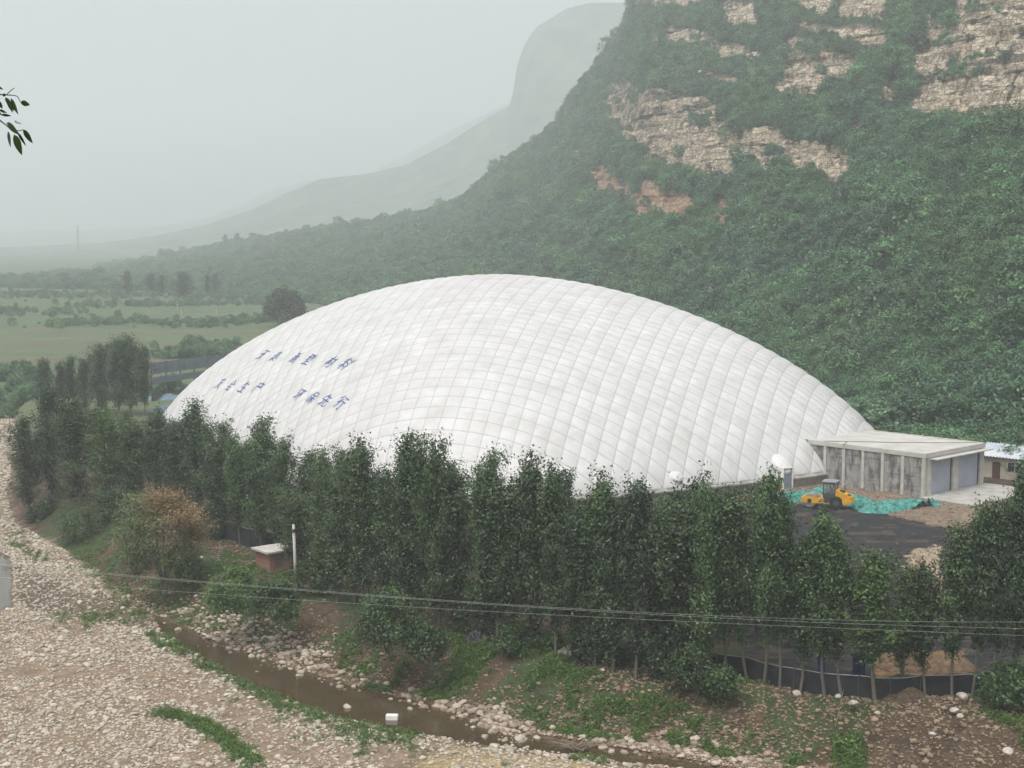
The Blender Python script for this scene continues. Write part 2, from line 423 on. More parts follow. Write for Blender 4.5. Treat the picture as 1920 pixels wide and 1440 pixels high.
CLIFFS = [  # outlines of the bare rock bands, in photo pixels
    [(1145, 170), (1180, 165), (1215, 172), (1330, 195), (1345, 225), (1362, 250), (1368, 305), (1325, 322), (1300, 310), (1205, 290), (1200, 265), (1178, 258), (1155, 228)],
    [(1240, 175), (1290, 178), (1345, 200), (1350, 215), (1290, 200)],
    [(1380, 240), (1440, 246), (1490, 262), (1490, 345), (1470, 300), (1450, 330), (1425, 330), (1420, 298), (1375, 290)],
    [(1485, 268), (1530, 270), (1600, 295), (1605, 315), (1580, 330), (1560, 348), (1537, 345), (1530, 312), (1505, 315), (1487, 340)],
    [(1468, 85), (1495, 80), (1600, 108), (1610, 125), (1585, 150), (1540, 148), (1535, 185), (1490, 165), (1455, 165), (1470, 150), (1472, 115)],
    [(1345, 0), (1420, 0), (1425, 45), (1375, 50), (1350, 30)],
    [(1490, 35), (1560, 50), (1650, 50), (1665, 78), (1620, 80), (1560, 62), (1495, 58)],
    [(1500, -40), (1660, -40), (1660, 30), (1560, 25), (1500, 10)],
    [(1250, 55), (1320, 62), (1385, 85), (1435, 105), (1405, 108), (1345, 105), (1335, 88), (1260, 75)],
    [(1200, 60), (1240, 68), (1235, 78), (1205, 72)],
    [(1225, 108), (1290, 120), (1300, 140), (1235, 128)], [(1310, 130), (1380, 145), (1385, 158), (1320, 152)],
    [(1735, 35), (1752, 30), (1780, 60), (1790, -30), (1812, -40), (2080, -60), (2080, 225), (1920, 212), (1860, 206), (1790, 205), (1700, 195), (1702, 178), (1735, 150), (1735, 135), (1705, 125), (1705, 105), (1728, 85)],
    [(1648, 180), (1665, 150), (1690, 150), (1685, 190), (1650, 195)],
    [(1085, 285), (1105, 305), (1150, 328), (1190, 345), (1235, 345), (1292, 370), (1290, 388), (1262, 400), (1220, 388), (1195, 400), (1175, 385), (1150, 360), (1125, 365), (1110, 330), (1090, 315)],
    [(1322, 385), (1340, 378), (1370, 388), (1375, 408), (1350, 420), (1322, 415)],
    [(1715, 260), (1740, 258), (1738, 275), (1712, 275)], [(1180, -80), (1330, -80), (1330, -2), (1270, 10), (1195, 5)], [(1900, 275), (1925, 270), (1925, 292), (1895, 290)],
    [(1175, 158), (1190, 160), (1190, 180), (1175, 178)], [(1585, 235), (1625, 240), (1625, 250), (1585, 246)]]
REDDISH = {14, 15}
def cliff_jit(x, z): return (fbm(x * .2, z * .25, 91, 4) - .47) * 30, (fbm(x * .2 + 50, z * .25, 95, 4) - .47) * 26
Us = np.concatenate([np.arange(-1500, -150, 40), np.arange(-150, 850, 8), np.arange(850, 2080, 2.6), np.arange(2080, 3500, 30)])
Ts = np.concatenate([np.linspace(-.03, .3, 120, endpoint=False), np.linspace(.3, 1.0, 720, endpoint=False), np.linspace(1.0, 1.6, 20)])
HU, HTT = np.meshgrid(Us, Ts)
hx, hy, hz = hill_z(HU, HTT)
hu, hv = proj(hx, hy, hz)
ju, jv = cliff_jit(hx, hz)
CLIFFS = [[(sum(q[0] for q in P) / len(P) + 1.10 * (u - sum(q[0] for q in P) / len(P)), sum(q[1] for q in P) / len(P) + 1.16 * (v - sum(q[1] for q in P) / len(P))) for u, v in P] for P in CLIFFS]
rock = np.zeros(hx.shape); red = np.zeros(hx.shape)
for i, P in enumerate(CLIFFS):
    m = inside(np.array(P, float), hu + ju, hv + jv) & (HTT < 1.02)
    rock[m] = 1; 
    if i in REDDISH: red[m] = 1
# broken relief on the rock: flat beds, vertical joints
tang = hx * .92 - hy * .38; zb = hz + 1.2 * (fbm(hx * .06, hy * .06, 3, 3) - .5) + .10 * hx
lev = np.floor(zb / 2.1).astype(np.int64); frac = zb / 2.1 - lev
colm = np.floor(tang / 3.4 + 5 * _hash(lev // 3, lev * 0, 3) + .6 * vnoise(zb * .5, tang * .3, 7)).astype(np.int64)
sub = np.floor(tang / 1.1 + 3 * _hash(lev, lev, 5)).astype(np.int64)
step = (_hash(lev, lev * 0, 11) - .5) * 2.2 + (_hash(colm, lev // 4, 13) - .5) * 2.6 + (_hash(sub, lev, 17) - .5) * 1.3 + (fbm(tang * .06, zb * .05, 19, 3) - .47) * 7 - .5 * frac
rs = rock.copy()
for _ in range(3):
    rs[1:-1, 1:-1] = (rs[1:-1, 1:-1] * 2 + rs[:-2, 1:-1] + rs[2:, 1:-1] + rs[1:-1, :-2] + rs[1:-1, 2:]) / 6
rel = rs * (step + 1.2)
q6 = zb / 6.0; fr6 = q6 - np.floor(q6)
riser = sstep(.50, .97, fr6); dz6 = rs * 5.4 * (riser - fr6); tread = rs * (fr6 < .42) * (fbm(tang * .2, zb * .3, 23, 3) > .36)
nrm = np.array([-.35, -.85, .15]); nrm /= np.linalg.norm(nrm)
hx2 = hx + rel * nrm[0]; hy2 = hy + rel * nrm[1]; hz2 = hz + rel * nrm[2] + dz6
a1, a0 = hx.shape
I = np.arange(a1 - 1)[:, None] * a0; J = np.arange(a0 - 1)[None]
hF = np.stack([I + J, I + J + 1, I + a0 + J + 1, I + a0 + J], -1).reshape(-1, 4)
b = NB('hillside')
obj = b.coord()
strata = b.noise(1.0, 7, .7, b.mapped((.10, .10, 1.5), obj)); cracks = b.noise(1.0, 6, .7, b.mapped((.9, .9, .12), obj)); big = b.noise(.06, 4, .6, obj)
def blocks(sc, w):
    v = b.n('ShaderNodeTexVoronoi', feature='DISTANCE_TO_EDGE'); b.l(b.mapped(sc, obj), v.inputs['Vector']); v.inputs['Scale'].default_value = 1
    return b.ramp(v.outputs['Distance'], [(0, (.26, .24, .21)), (w, (1, 1, 1))])
vc = b.n('ShaderNodeTexVoronoi'); b.l(b.mapped((.22, .22, .75), obj), vc.inputs['Vector']); vc.inputs['Scale'].default_value = 1
sepc = b.n('ShaderNodeSeparateColor'); b.l(vc.outputs['Color'], sepc.inputs[0])
rockc = b.ramp(sepc.outputs[0], [(0, (.46, .40, .31)), (.5, (.66, .58, .46)), (1, (.80, .71, .57))])
rockc = b.mix(.75, rockc, b.ramp(strata, [(.36, (.35, .32, .28)), (.46, (1, 1, 1))]), 'MULTIPLY')
rockc = b.mix(.85, rockc, blocks((.22, .22, .75), .10), 'MULTIPLY')
rockc = b.mix(.55, rockc, blocks((.55, .55, 1.9), .14), 'MULTIPLY')
rockc = b.mix(.8, rockc, blocks((.42, .42, .10), .09), 'MULTIPLY')
bed_shade = b.noise(1.0, 5, .6, b.mapped((.025, .025, .36), obj))  # thick strata, with dark strips painted in as shade under overhangs
rockc = b.mix(.9, rockc, b.ramp(bed_shade, [(.395, (.22, .22, .18)), (.43, (1, 1, 1)), (.555, (1.05, 1.03, 1)), (.575, (.45, .42, .36)), (.60, (.95, .95, .95))]), 'MULTIPLY')
rockc = b.mix(.5, rockc, b.ramp(cracks, [(.34, (.30, .29, .28)), (.46, (.95, .95, .95)), (.6, (1.1, 1.08, 1.05))]), 'MULTIPLY')
rockc = b.mix(.35, rockc, b.ramp(big, [(.4, (.7, .62, .5)), (.6, (1.1, 1.05, 1.0))]), 'MULTIPLY')
rockc = b.mix(b.math('MULTIPLY', b.attr('red'), .55), rockc, (.36, .19, .11))
soil = b.ramp(b.noise(.5, 5), [(.35, (.022, .036, .018)), (.65, (.055, .075, .034))])
b.col(b.mix(b.attr('rock'), soil, rockc)); b.b.inputs['Roughness'].default_value = .95
bh = b.math('ADD', b.math('MULTIPLY', strata, 1.2), cracks); b.bump(bh, .9, 1.0)
tag(meshobj('hillside', np.stack([hx2, hy2, hz2], -1).reshape(-1, 3), hF, b.m, None, False, {'rock': (rs * (1 - .75 * tread)).ravel(), 'red': red.ravel()}), kind='structure')

def ridge(name, tab, D0, D1, amp, seed, colr):
    t = np.array(tab, float); U = np.arange(t[0, 0], t[-1, 0], 7.0); T = np.concatenate([np.linspace(-.05, 1, 90), np.linspace(1.04, 1.6, 8)])
    UU, TT = np.meshgrid(U, T)
    v = np.interp(UU, t[:, 0], t[:, 1]); Z1 = ZC + slope_v(v) * D1
    D = D0 + (D1 - D0) * TT; x = (UU - CX) / F * D1 * (.85 + .15 * TT)
    z = Z1 * np.where(TT < 1, np.sign(TT) * np.abs(TT) ** 1.3, 1 - .8 * (TT - 1)) + (fbm(x * .005, D * .005, seed, 5) - .47) * amp * np.clip(TT * 1.5, 0, 1) * np.clip(1.03 - TT, .03, 1)
    n1, n0 = UU.shape; I = np.arange(n1 - 1)[:, None] * n0; J = np.arange(n0 - 1)[None]
    Fc = np.stack([I + J, I + J + 1, I + n0 + J + 1, I + n0 + J], -1).reshape(-1, 4)
    q = NB(name); q.col(q.ramp(q.noise(.02, 8, .7), [(.35, colr[0]), (.65, colr[1])])); q.bump(q.noise(.05, 6, .7), .8, 8)
    tag(meshobj(name, np.stack([x, D, z], -1).reshape(-1, 3), Fc, q.m, None, True), kind='structure')
ridge('far_mountain', [(-900, 466), (0, 464), (190, 455), (300, 441), (400, 419), (480, 391), (540, 362), (600, 336), (640, 331), (690, 327), (760, 311), (800, 291), (850, 263), (890, 236), (930, 212), (955, 197),
      (963, 170), (970, 118), (984, 82), (1003, 52), (1025, 38), (1060, 16), (1100, 6), (1170, 4), (1260, -20), (1500, -60), (1900, -70)], 2200, 2900, 130, 121, ((.012, .025, .014), (.14, .17, .10)))
ridge('distant_ridge', [(-1500, 437), (0, 434), (150, 432), (300, 426), (400, 406), (450, 387), (520, 354), (580, 339), (640, 335), (700, 322), (760, 294), (850, 244), (930, 204), (1000, 175), (1300, 120), (1900, 60)], 3700, 4600, 150, 131, ((.04, .05, .04), (.10, .11, .09)))

# ------------------------------------------------------------------ leaf clouds
def leaf_cards(cen, size, rng, up=.35, out=None, aspect=.62):
    n = len(cen)
    nrm = rng.normal(size=(n, 3)); nrm[:, 2] = np.abs(nrm[:, 2]) + up
    if out is not None: nrm += out * 1.1
    nrm /= np.linalg.norm(nrm, axis=1)[:, None]
    t = rng.normal(size=(n, 3)); t[:, 2] -= .4
    t -= nrm * (t * nrm).sum(1)[:, None]; t /= np.linalg.norm(t, axis=1)[:, None] + 1e-9
    w = np.cross(nrm, t); s = np.asarray(size).reshape(-1, 1) * np.ones((n, 1))
    fold = nrm * s * .12
    V = np.stack([cen - t * s * .5, cen - w * s * aspect * .5 + t * s * .02 + fold, cen + t * s * .55, cen + w * s * aspect * .5 + t * s * .02 + fold], 1)
    return V.reshape(-1, 3), np.arange(4 * n).reshape(n, 4)

def gen_poplar(seed, H=14.0, Rm=2.0, nl=46, per=190, leaf=.24, bare=.10, fast=.0):
    rng = np.random.default_rng(seed)
    k = 9; zz = np.linspace(0, H * .97, k)
    px = np.cumsum(rng.normal(0, .07, k)); py = np.cumsum(rng.normal(0, .07, k)); px[0] = py[0] = 0
    trunk = np.stack([px, py, zz], -1); r0 = .011 * H
    paths = [(trunk, np.linspace(r0, .012, k))]
    cl = []; tint = []
    lens = []
    for i in range(nl):
        f = bare + (1 - bare - .02) * (i + rng.uniform(-.5, .5)) / nl
        f = np.clip(f, bare, .985)
        prof = np.interp(f, [bare, .22, .42, .62, .8, .92, 1], [.72, .98, 1, .96, .84, .60, .30])
        L = Rm * prof * rng.uniform(.70, 1.30) * 1.25
        az = i * 2.399 + rng.normal(0, .5); el = R(rng.uniform(30, 62) + 16 * f)
        base = np.array([np.interp(f * H, zz, px), np.interp(f * H, zz, py), f * H * .97])
        dr = np.array([math.cos(az) * math.cos(el), math.sin(az) * math.cos(el), math.sin(el)])
        s = np.linspace(0, 1, 5)[:, None]
        pts = base + dr * L * s + np.array([0, 0, .22 * L]) * s ** 2
        paths.append((pts, np.linspace(max(.012, r0 * .38 * (1 - f)), .008, 5)))
        nc = max(3, int(7 * L / Rm))
        for j in range(nc):
            q = (j + rng.uniform(.2, .9)) / nc
            if rng.random() < .16: continue
            p = base + dr * L * q + np.array([0, 0, .22 * L * q * q]) + rng.normal(0, .20, 3)
            m = int(per / 7 * rng.uniform(.6, 1.4))
            pts_l = p + rng.normal(0, 1, (m, 3)) * np.array([.30, .30, .34]) * (.8 + .3 * q)
            cl.append(pts_l); tint.append(np.clip(rng.uniform(-.1, .85) + rng.normal(0, .2, m) + .2 * f, 0, 1))  # wide tone spread and paler tops put lit and shaded clumps into leaf colour
    # several leading shoots at the top, of unequal height
    for q in range(5):
        az = rng.uniform(0, 6.28); rr_ = 0 if q == 0 else rng.uniform(.25, .62) * Rm; ft = 1.03 if q == 0 else rng.uniform(.80, .97)
        for j in range(9):
            f = ft - .018 * j * rng.uniform(.6, 1.2); m = int(per / 10)
            p = np.array([px[-2] + rr_ * math.cos(az), py[-2] + rr_ * math.sin(az), f * H]) + rng.normal(0, .12 + .03 * j, 3) * np.array([1, 1, .5])
            cl.append(p + rng.normal(0, 1, (m, 3)) * np.array([.17, .17, .24])); tint.append(np.clip(rng.uniform(.3, .95) + rng.normal(0, .15, m), 0, 1))
    cen = np.vstack(cl); ti = np.concatenate(tint)
    out = cen * np.array([1, 1, 0]); out /= np.linalg.norm(out, axis=1)[:, None] + .3
    V, Fc = leaf_cards(cen, leaf * rng.uniform(.7, 1.25, len(cen)), rng, .45, out)
    return tubes_np(paths), (V, Fc, np.repeat(ti, 4))

def gen_bush(seed, rad=(1.6, 1.6, 1.3), nclump=60, per=55, leaf=.2, zc=None, stems=7, accent=None, droop=0):
    rng = np.random.default_rng(seed); rad = np.array(rad); zc = rad[2] * .95 if zc is None else zc
    cl = []; ti = []; ac = []; paths = []
    for i in range(stems):
        az = rng.uniform(0, 2 * PI); q = np.array([math.cos(az), math.sin(az), 0]) * rad * rng.uniform(.2, .75) + np.array([0, 0, zc * rng.uniform(.7, 1.25)])
        s = np.linspace(0, 1, 5)[:, None]; st = rng.normal(0, .12, 3) * np.array([1, 1, 0])
        paths.append((st + (q - st) * s + np.array([0, 0, .25]) * np.sin(s * PI), np.linspace(.05, .015, 5) * max(1, rad[2] / 2)))
    for i in range(nclump):
        d = rng.normal(size=3); d /= np.linalg.norm(d); d[2] = d[2] if d[2] > -.75 else -d[2]
        rr = rng.uniform(.45, 1) ** .5 * rng.uniform(.82, 1.14)
        p = d * rad * rr + np.array([0, 0, zc])
        if p[2] < .15: p[2] = .15 + rng.uniform(0, .3)
        m = int(per * rng.uniform(.5, 1.5)); sg = .16 * rad.mean() ** .6 * 1.3
        pl = p + rng.normal(0, sg, (m, 3)) * np.array([1, 1, .8]); pl[:, 2] = np.maximum(pl[:, 2], .05)
        cl.append(pl); ti.append(np.clip(rng.uniform(.05, .85) + rng.normal(0, .18, m), 0, 1))
        a = accent(p, rng) if accent else 0
        ac.append(np.clip(a + rng.normal(0, .12, m) * (a > 0), 0, 1) if accent else np.zeros(m))
    cen = np.vstack(cl); out = (cen - np.array([0, 0, zc * .6])) / rad; out /= np.linalg.norm(out, axis=1)[:, None] + .3
    V, Fc = leaf_cards(cen, leaf * rng.uniform(.7, 1.3, len(cen)), rng, .35, out)
    return tubes_np(paths), (V, Fc, np.repeat(np.concatenate(ti), 4), np.repeat(np.concatenate(ac), 4))

# ------------------------------------------------------------------ scattered ground cover (geometry nodes on point meshes)
def proto_obj(name, V, Fc, mat, attrs=None, smooth=False):
    return meshobj(name, V, Fc, mat, None, smooth, attrs, link=False)
def scatter(name, P, scale, rot, protos, idx, tilt=None):
    P = np.asarray(P, np.float32)
    o = meshobj(name, P, [], None, None, False, {'sc': scale, 'rz': rot, 'ix': idx.astype(np.float32)})
    ng = bpy.data.node_groups.new(name + '_scatter', 'GeometryNodeTree')
    ng.interface.new_socket('Geometry', in_out='INPUT', socket_type='NodeSocketGeometry'); ng.interface.new_socket('Geometry', in_out='OUTPUT', socket_type='NodeSocketGeometry')
    N = ng.nodes; L = ng.links.new
    gi = N.new('NodeGroupInput'); go = N.new('NodeGroupOutput')
    g2 = N.new('GeometryNodeGeometryToInstance')
    for p in reversed(protos):
        oi = N.new('GeometryNodeObjectInfo'); oi.inputs['Object'].default_value = p; oi.transform_space = 'ORIGINAL'; oi.inputs['As Instance'].default_value = True
        L(oi.outputs['Geometry'], g2.inputs[0])
    mp = N.new('GeometryNodeMeshToPoints'); L(gi.outputs[0], mp.inputs[0])
    ip = N.new('GeometryNodeInstanceOnPoints'); L(mp.outputs[0], ip.inputs['Points']); L(g2.outputs[0], ip.inputs['Instance'])
    ip.inputs['Pick Instance'].default_value = True
    def na(n, t='FLOAT'):
        a = N.new('GeometryNodeInputNamedAttribute'); a.data_type = t; a.inputs[0].default_value = n; return a.outputs[0]
    fi = N.new('FunctionNodeFloatToInt'); L(na('ix'), fi.inputs[0]); L(fi.outputs[0], ip.inputs['Instance Index'])
    cx = N.new('ShaderNodeCombineXYZ'); L(na('rz'), cx.inputs[2]); er = N.new('FunctionNodeEulerToRotation'); L(cx.outputs[0], er.inputs[0]); L(er.outputs[0], ip.inputs['Rotation'])
    L(na('sc'), ip.inputs['Scale'])
    L(ip.outputs[0], go.inputs[0])
    md = o.modifiers.new('scatter', 'NODES'); md.node_group = ng
    return tag(o, kind='stuff')
RG = np.random.default_rng(7)

# forest on the hillside
fprot = []
for i in range(5):
    (tv, tf), (V, Fc, ti, ac) = gen_bush(200 + i, (2.0, 2.0, 1.7 + .3 * (i % 3)), 44, 28, .34, 2.0 + .2 * (i % 3), 3)
    fprot.append(proto_obj('forest_crown', V, Fc, [M['leaf_forest'], M['leaf_forest_b'], M['leaf_forest'], M['leaf_forest_c'], M['leaf_forest_d']][i], {'tint': ti}))
def hill_points():
    P = []; S = []
    n = 190000
    U = RG.uniform(-700, 2350, n); T = RG.uniform(-.02, 1.04, n)
    D0, D1, Z1 = hill_par(U); D = D0 + (D1 - D0) * T
    keep = RG.random(n) < np.clip(D * (D1 - D0) / (430 * 210), 0, 1) * np.where(U < 850, .55, 1.0)
    U, T = U[keep], T[keep]
    x, y, z = hill_z(U, T); u, v = proj(x, y, z)
    ju, jv = cliff_jit(x, z)
    rk = np.zeros(len(x), bool)
    below = np.zeros(len(x), bool)
    for P_ in CLIFFS:
        Q = np.array(P_, float); rk |= inside(Q, u + ju, v + jv)
        for dv in (.35, .7, 1.0): below |= inside(Q, u + ju, v + jv - dv * 4.2 / y * F)
    ledge = fbm(x * .12, z * .35, 141, 3) > .60
    below &= ~rk
    ok = np.where(rk, ledge & (RG.random(len(x)) < .25), ~below | (RG.random(len(x)) < .35))
    sc = RG.uniform(.45, 1.0, len(x)) + .6 * RG.random(len(x)) ** 3 * np.where(rk, .6, 1) * np.where(y > 500, 1.2, 1.0) * np.where(y > 750, 1.2, 1.0) * (.8 + .45 * fbm(x * .03, y * .03, 151, 3))
    sc *= np.where(RG.random(len(x)) < .04, 1.5, 1); sc *= np.where(below, .55, 1)
    return np.stack([x, y, z - .6], -1)[ok], sc[ok]
hp, hsc = hill_points()
_pn = fbm(hp[:, 0] * .028, hp[:, 1] * .028, 201, 3) + RG.normal(0, .10, len(hp))
_ix = np.select([_pn < .36, _pn < .47, _pn < .56, _pn < .64], [3, 0, 2, 1], 4)
scatter('hillside_forest', hp, hsc, RG.uniform(0, 6.28, len(hp)), fprot, _ix)

# hedges, scrub and field margins on the valley floor
def strip_pts(line, n, wdt, z=0):
    L = poly(line, z); seg = np.linalg.norm(np.diff(L, axis=0), axis=1); cs = np.concatenate([[0], np.cumsum(seg)])
    t = RG.uniform(0, cs[-1], n); x = np.interp(t, cs, L[:, 0]) + RG.normal(0, wdt, n); y = np.interp(t, cs, L[:, 1]) + RG.normal(0, wdt * 1.5, n)
    return np.stack([x, y, ground_z(x, y) - .3], -1)
sp = [strip_pts([(80, 612), (220, 606), (380, 612), (520, 600)], 190, 5), strip_pts([(330, 655), (400, 650), (470, 655)], 45, 4), strip_pts([(300, 672), (420, 668)], 60, 2),
      strip_pts([(-100, 583), (60, 588), (120, 590)], 80, 7), strip_pts([(120, 575), (500, 570)], 160, 6), strip_pts([(0, 740), (60, 735), (110, 742)], 140, 5), strip_pts([(280, 735), (330, 728)], 40, 1.5),
      strip_pts([(-60, 556), (250, 556), (560, 560)], 400, 14), strip_pts([(0, 710), (60, 708)], 50, 4), strip_pts([(1660, 845), (1850, 860), (2000, 880)], 90, 3), strip_pts([(560, 640), (450, 690)], 22, 4)]
pass
sp = np.vstack(sp)
scatter('field_scrub', sp, RG.uniform(.25, .8, len(sp)), RG.uniform(0, 6, len(sp)), fprot, RG.integers(0, 5, len(sp)))

# cobbles on the riverbed
def gen_stone(seed, sub=2, flat=.6):
    bm = bmesh.new(); bmesh.ops.create_icosphere(bm, subdivisions=sub, radius=.5)
    rng = np.random.default_rng(seed); A = rng.normal(size=(7, 3)); A /= np.linalg.norm(A, axis=1)[:, None]; dd = rng.uniform(.26, .45, 7)
    for v in bm.verts:
        p = np.array(v.co)
        for a, d in zip(A, dd):
            e = p @ a - d
            if e > 0: p = p - a * e * .85
        v.co = Vector(p * np.array([1.15, .9, flat]))
    me = bpy.data.meshes.new('stone'); bm.to_mesh(me); bm.free()
    return me
def stone_protos(mat, seeds, sub, flat=.6):
    out = []
    for s in seeds:
        me = gen_stone(s, sub, flat); me.materials.append(mat); out.append(bpy.data.objects.new('stone', me))
    return out
cprot = stone_protos(M['cobble'], range(300, 306), 2)
def fill(Pl, n, z=ZR):
    lo, hi = Pl.min(0), Pl.max(0); p = RG.uniform(lo, hi, (n, 2)); return p[inside(Pl, p[:, 0], p[:, 1])]
bar = poly([(-60, 760), (20, 772), (40, 800), (25, 870), (12, 930), (30, 985), (100, 1020), (165, 1055), (215, 1100), (300, 1150), (420, 1205), (640, 1275), (900, 1340), (1010, 1372), (1230, 1402), (1560, 1447), (1560, 1500), (-60, 1500)], ZR)
cp = fill(bar, 420000)
keep = ~inside(stream, cp[:, 0], cp[:, 1]) & ~inside(pond, cp[:, 0], cp[:, 1])
keep &= RG.random(len(cp)) < np.where(cp[:, 1] > 165, .35, np.where(inside(wet, cp[:, 0], cp[:, 1]), .35, (fbm(cp[:, 0] * .16, cp[:, 1] * .16, 161, 3) - .06) * 2.6))
cp = cp[keep]
near = dist_line(stream, cp[:, 0], cp[:, 1], True)
big = RG.random(len(cp)) < .05
csc = np.where(big, RG.uniform(.34, .60, len(cp)), RG.uniform(.12, .29, len(cp))) * np.where(cp[:, 1] > 165, 1.5, 1)
cpz = np.stack([cp[:, 0], cp[:, 1], ground_z(cp[:, 0], cp[:, 1]) + csc * .12], -1)
scatter('river_cobbles', cpz, csc, RG.uniform(0, 6.28, len(cp)), cprot, RG.integers(0, 6, len(cp)))

# broken stone and clods on the bank and in the yard
rprot = stone_protos(M['rubble'], range(320, 325), 1, .7)
bk = [strip_pts([(u, v - 12) for u, v in TOE[9:26]], 5500, 1.6, ZR)]
bk.append(np.column_stack([fill(poly([(1230, 1300), (1350, 1262), (1530, 1302), (1640, 1312), (1800, 1306), (1930, 1315), (1930, 1440), (1500, 1432), (1300, 1412)], -1.2), 14000), np.zeros((0,))]) if False else
          (lambda q: np.column_stack([q, ground_z(q[:, 0], q[:, 1])]))(fill(poly([(1000, 1330), (1100, 1250), (1230, 1290), (1350, 1262), (1530, 1302), (1640, 1312), (1800, 1306), (1960, 1315), (1960, 1440), (1500, 1432), (1300, 1412)], -1.2), 16000)))
bk.append((lambda q: np.column_stack([q, ground_z(q[:, 0], q[:, 1])]))(fill(poly([(1440, 905), (1545, 900), (1640, 917), (1740, 932), (1800, 950), (1800, 985), (1750, 985), (1640, 962), (1450, 940)], 0), 2600)))
bk.append((lambda q: np.column_stack([q, ground_z(q[:, 0], q[:, 1])]))(fill(poly([(1700, 1040), (1760, 1020), (1775, 1090), (1730, 1180), (1690, 1160), (1705, 1090)], 0), 1500)))
bk.append((lambda q: np.column_stack([q, ground_z(q[:, 0], q[:, 1])]))(fill(poly([(380, 1010), (480, 1040), (480, 1080), (380, 1070)], -.5), 700)))
bk = np.vstack(bk); bs = RG.uniform(.08, .30, len(bk)) * np.where(RG.random(len(bk)) < .06, 2, 1)
bk[:, 2] = ground_z(bk[:, 0], bk[:, 1]) + bs * .1
kk = ~inside(stream, bk[:, 0], bk[:, 1])
bk, bs = bk[kk], bs[kk]
scatter('bank_rubble', bk, bs, RG.uniform(0, 6.28, len(bk)), rprot, RG.integers(0, 5, len(bk)))
# pale stones along both edges of the stream
M['bankstone'] = rockmat('bankstone', (.20, .15, .11), (.55, .48, .40))
sprot = stone_protos(M['bankstone'], range(330, 335), 2, .62)
e1 = strip_pts([(330, 1146), (420, 1182), (520, 1220), (640, 1262), (700, 1282)], 520, .75, ZR)
e2 = strip_pts([(760, 1300), (880, 1335), (960, 1352), (1010, 1364)], 200, .6, ZR)
e3 = strip_pts([(930, 1330), (950, 1345), (975, 1362)], 200, .8, -2.4)
e4 = strip_pts([(1130, 1390), (1250, 1404), (1360, 1418), (1450, 1433)], 220, .6, ZR)
e5 = strip_pts([(420, 1180), (520, 1215), (600, 1245)], 300, 1.0, -2.6)
ee = np.vstack([e1, e2, e3, e4, e5]); es = .14 + .55 * RG.random(len(ee)) ** 2.2
ee[:, 2] = np.maximum(ground_z(ee[:, 0], ee[:, 1]), ZR - .2) + es * .1
scatter('streamside_stones', ee, es, RG.uniform(0, 6.28, len(ee)), sprot, RG.integers(0, 5, len(ee)))

# weeds
def gen_tuft(seed, n=46, rad=.35, h=.55, leaf=.17):
    rng = np.random.default_rng(seed); c = rng.normal(0, rad * .5, (n, 3)); c[:, 2] = rng.uniform(.03, h, n) * np.exp(-(c[:, 0] ** 2 + c[:, 1] ** 2) / rad ** 2)
    V, Fc = leaf_cards(c, leaf * rng.uniform(.6, 1.3, n), rng, .2, None, .4); return V, Fc, np.repeat(rng.random(n), 4)
wprot = []
for i in range(4):
    V, Fc, ti = gen_tuft(400 + i); wprot.append(proto_obj('weed_tuft', V, Fc, M['weed'], {'tint': ti}))
def wfill(pts, z, n, thr=.42):
    q = fill(poly(pts, z), n); f = fbm(q[:, 0] * .7, q[:, 1] * .7, 171, 3); q = q[f > thr]; return np.column_stack([q, ground_z(q[:, 0], q[:, 1])])
wl = [wfill([(270, 1192), (335, 1188), (345, 1212), (300, 1216)], ZR, 260, .3), strip_pts([(310, 1205), (390, 1250), (470, 1290), (540, 1318)], 170, .4, ZR), strip_pts([(480, 1292), (560, 1330), (640, 1355), (690, 1375), (780, 1392)], 420, .9, ZR),
      strip_pts([(295, 1338), (350, 1352), (400, 1375), (430, 1395)], 330, .32, ZR), strip_pts([(430, 1395), (480, 1440)], 130, .4, ZR), wfill([(480, 1300), (700, 1370), (900, 1400), (960, 1420), (700, 1440), (560, 1400)], ZR, 900, .62),
      strip_pts([(20, 1000), (50, 1040), (80, 1055)], 90, .7, ZR), strip_pts([(110, 1165), (250, 1160)], 90, 1.3, ZR), strip_pts([(145, 1025), (230, 1100), (290, 1150)], 260, .9, -2.6),
      wfill([(980, 1290), (1060, 1300), (1150, 1340), (1290, 1365), (1290, 1392), (1150, 1382), (1030, 1368), (985, 1340)], -2.6, 3200, .42), wfill([(1290, 1375), (1380, 1400), (1500, 1420), (1520, 1438), (1350, 1415)], -2.6, 800, .45),
      wfill([(640, 1210), (800, 1230), (960, 1240), (980, 1275), (800, 1292), (700, 1280), (630, 1250)], -2, 3000, .45), wfill([(850, 1200), (1010, 1215), (1000, 1260), (860, 1250)], -1, 1400, .45),
      wfill([(1560, 1400), (1620, 1405), (1625, 1440), (1560, 1440)], -2.4, 420, .2), wfill([(380, 1060), (480, 1070), (560, 1110), (560, 1180), (420, 1160), (300, 1140)], -1.5, 1800, .44),
      wfill([(1240, 1270), (1500, 1330), (1540, 1400), (1300, 1380)], -1.5, 1200, .6), wfill([(1800, 1320), (1930, 1320), (1930, 1420), (1880, 1400)], -1.2, 700, .45), wfill([(950, 1385), (1200, 1430), (1200, 1440), (940, 1440)], ZR, 300, .6),
      wfill([(100, 900), (250, 930), (250, 1010), (130, 1000)], -.5, 900, .42), wfill([(1240, 1240), (1400, 1262), (1400, 1290), (1240, 1290)], 0, 500, .5)]
wl = np.vstack(wl); wl = wl[~inside(stream, wl[:, 0], wl[:, 1])]
wl[:, 2] = ground_z(wl[:, 0], wl[:, 1])
scatter('bank_weeds', wl, RG.uniform(.4, 1.1, len(wl)), RG.uniform(0, 6.28, len(wl)), wprot, RG.integers(0, 4, len(wl)))

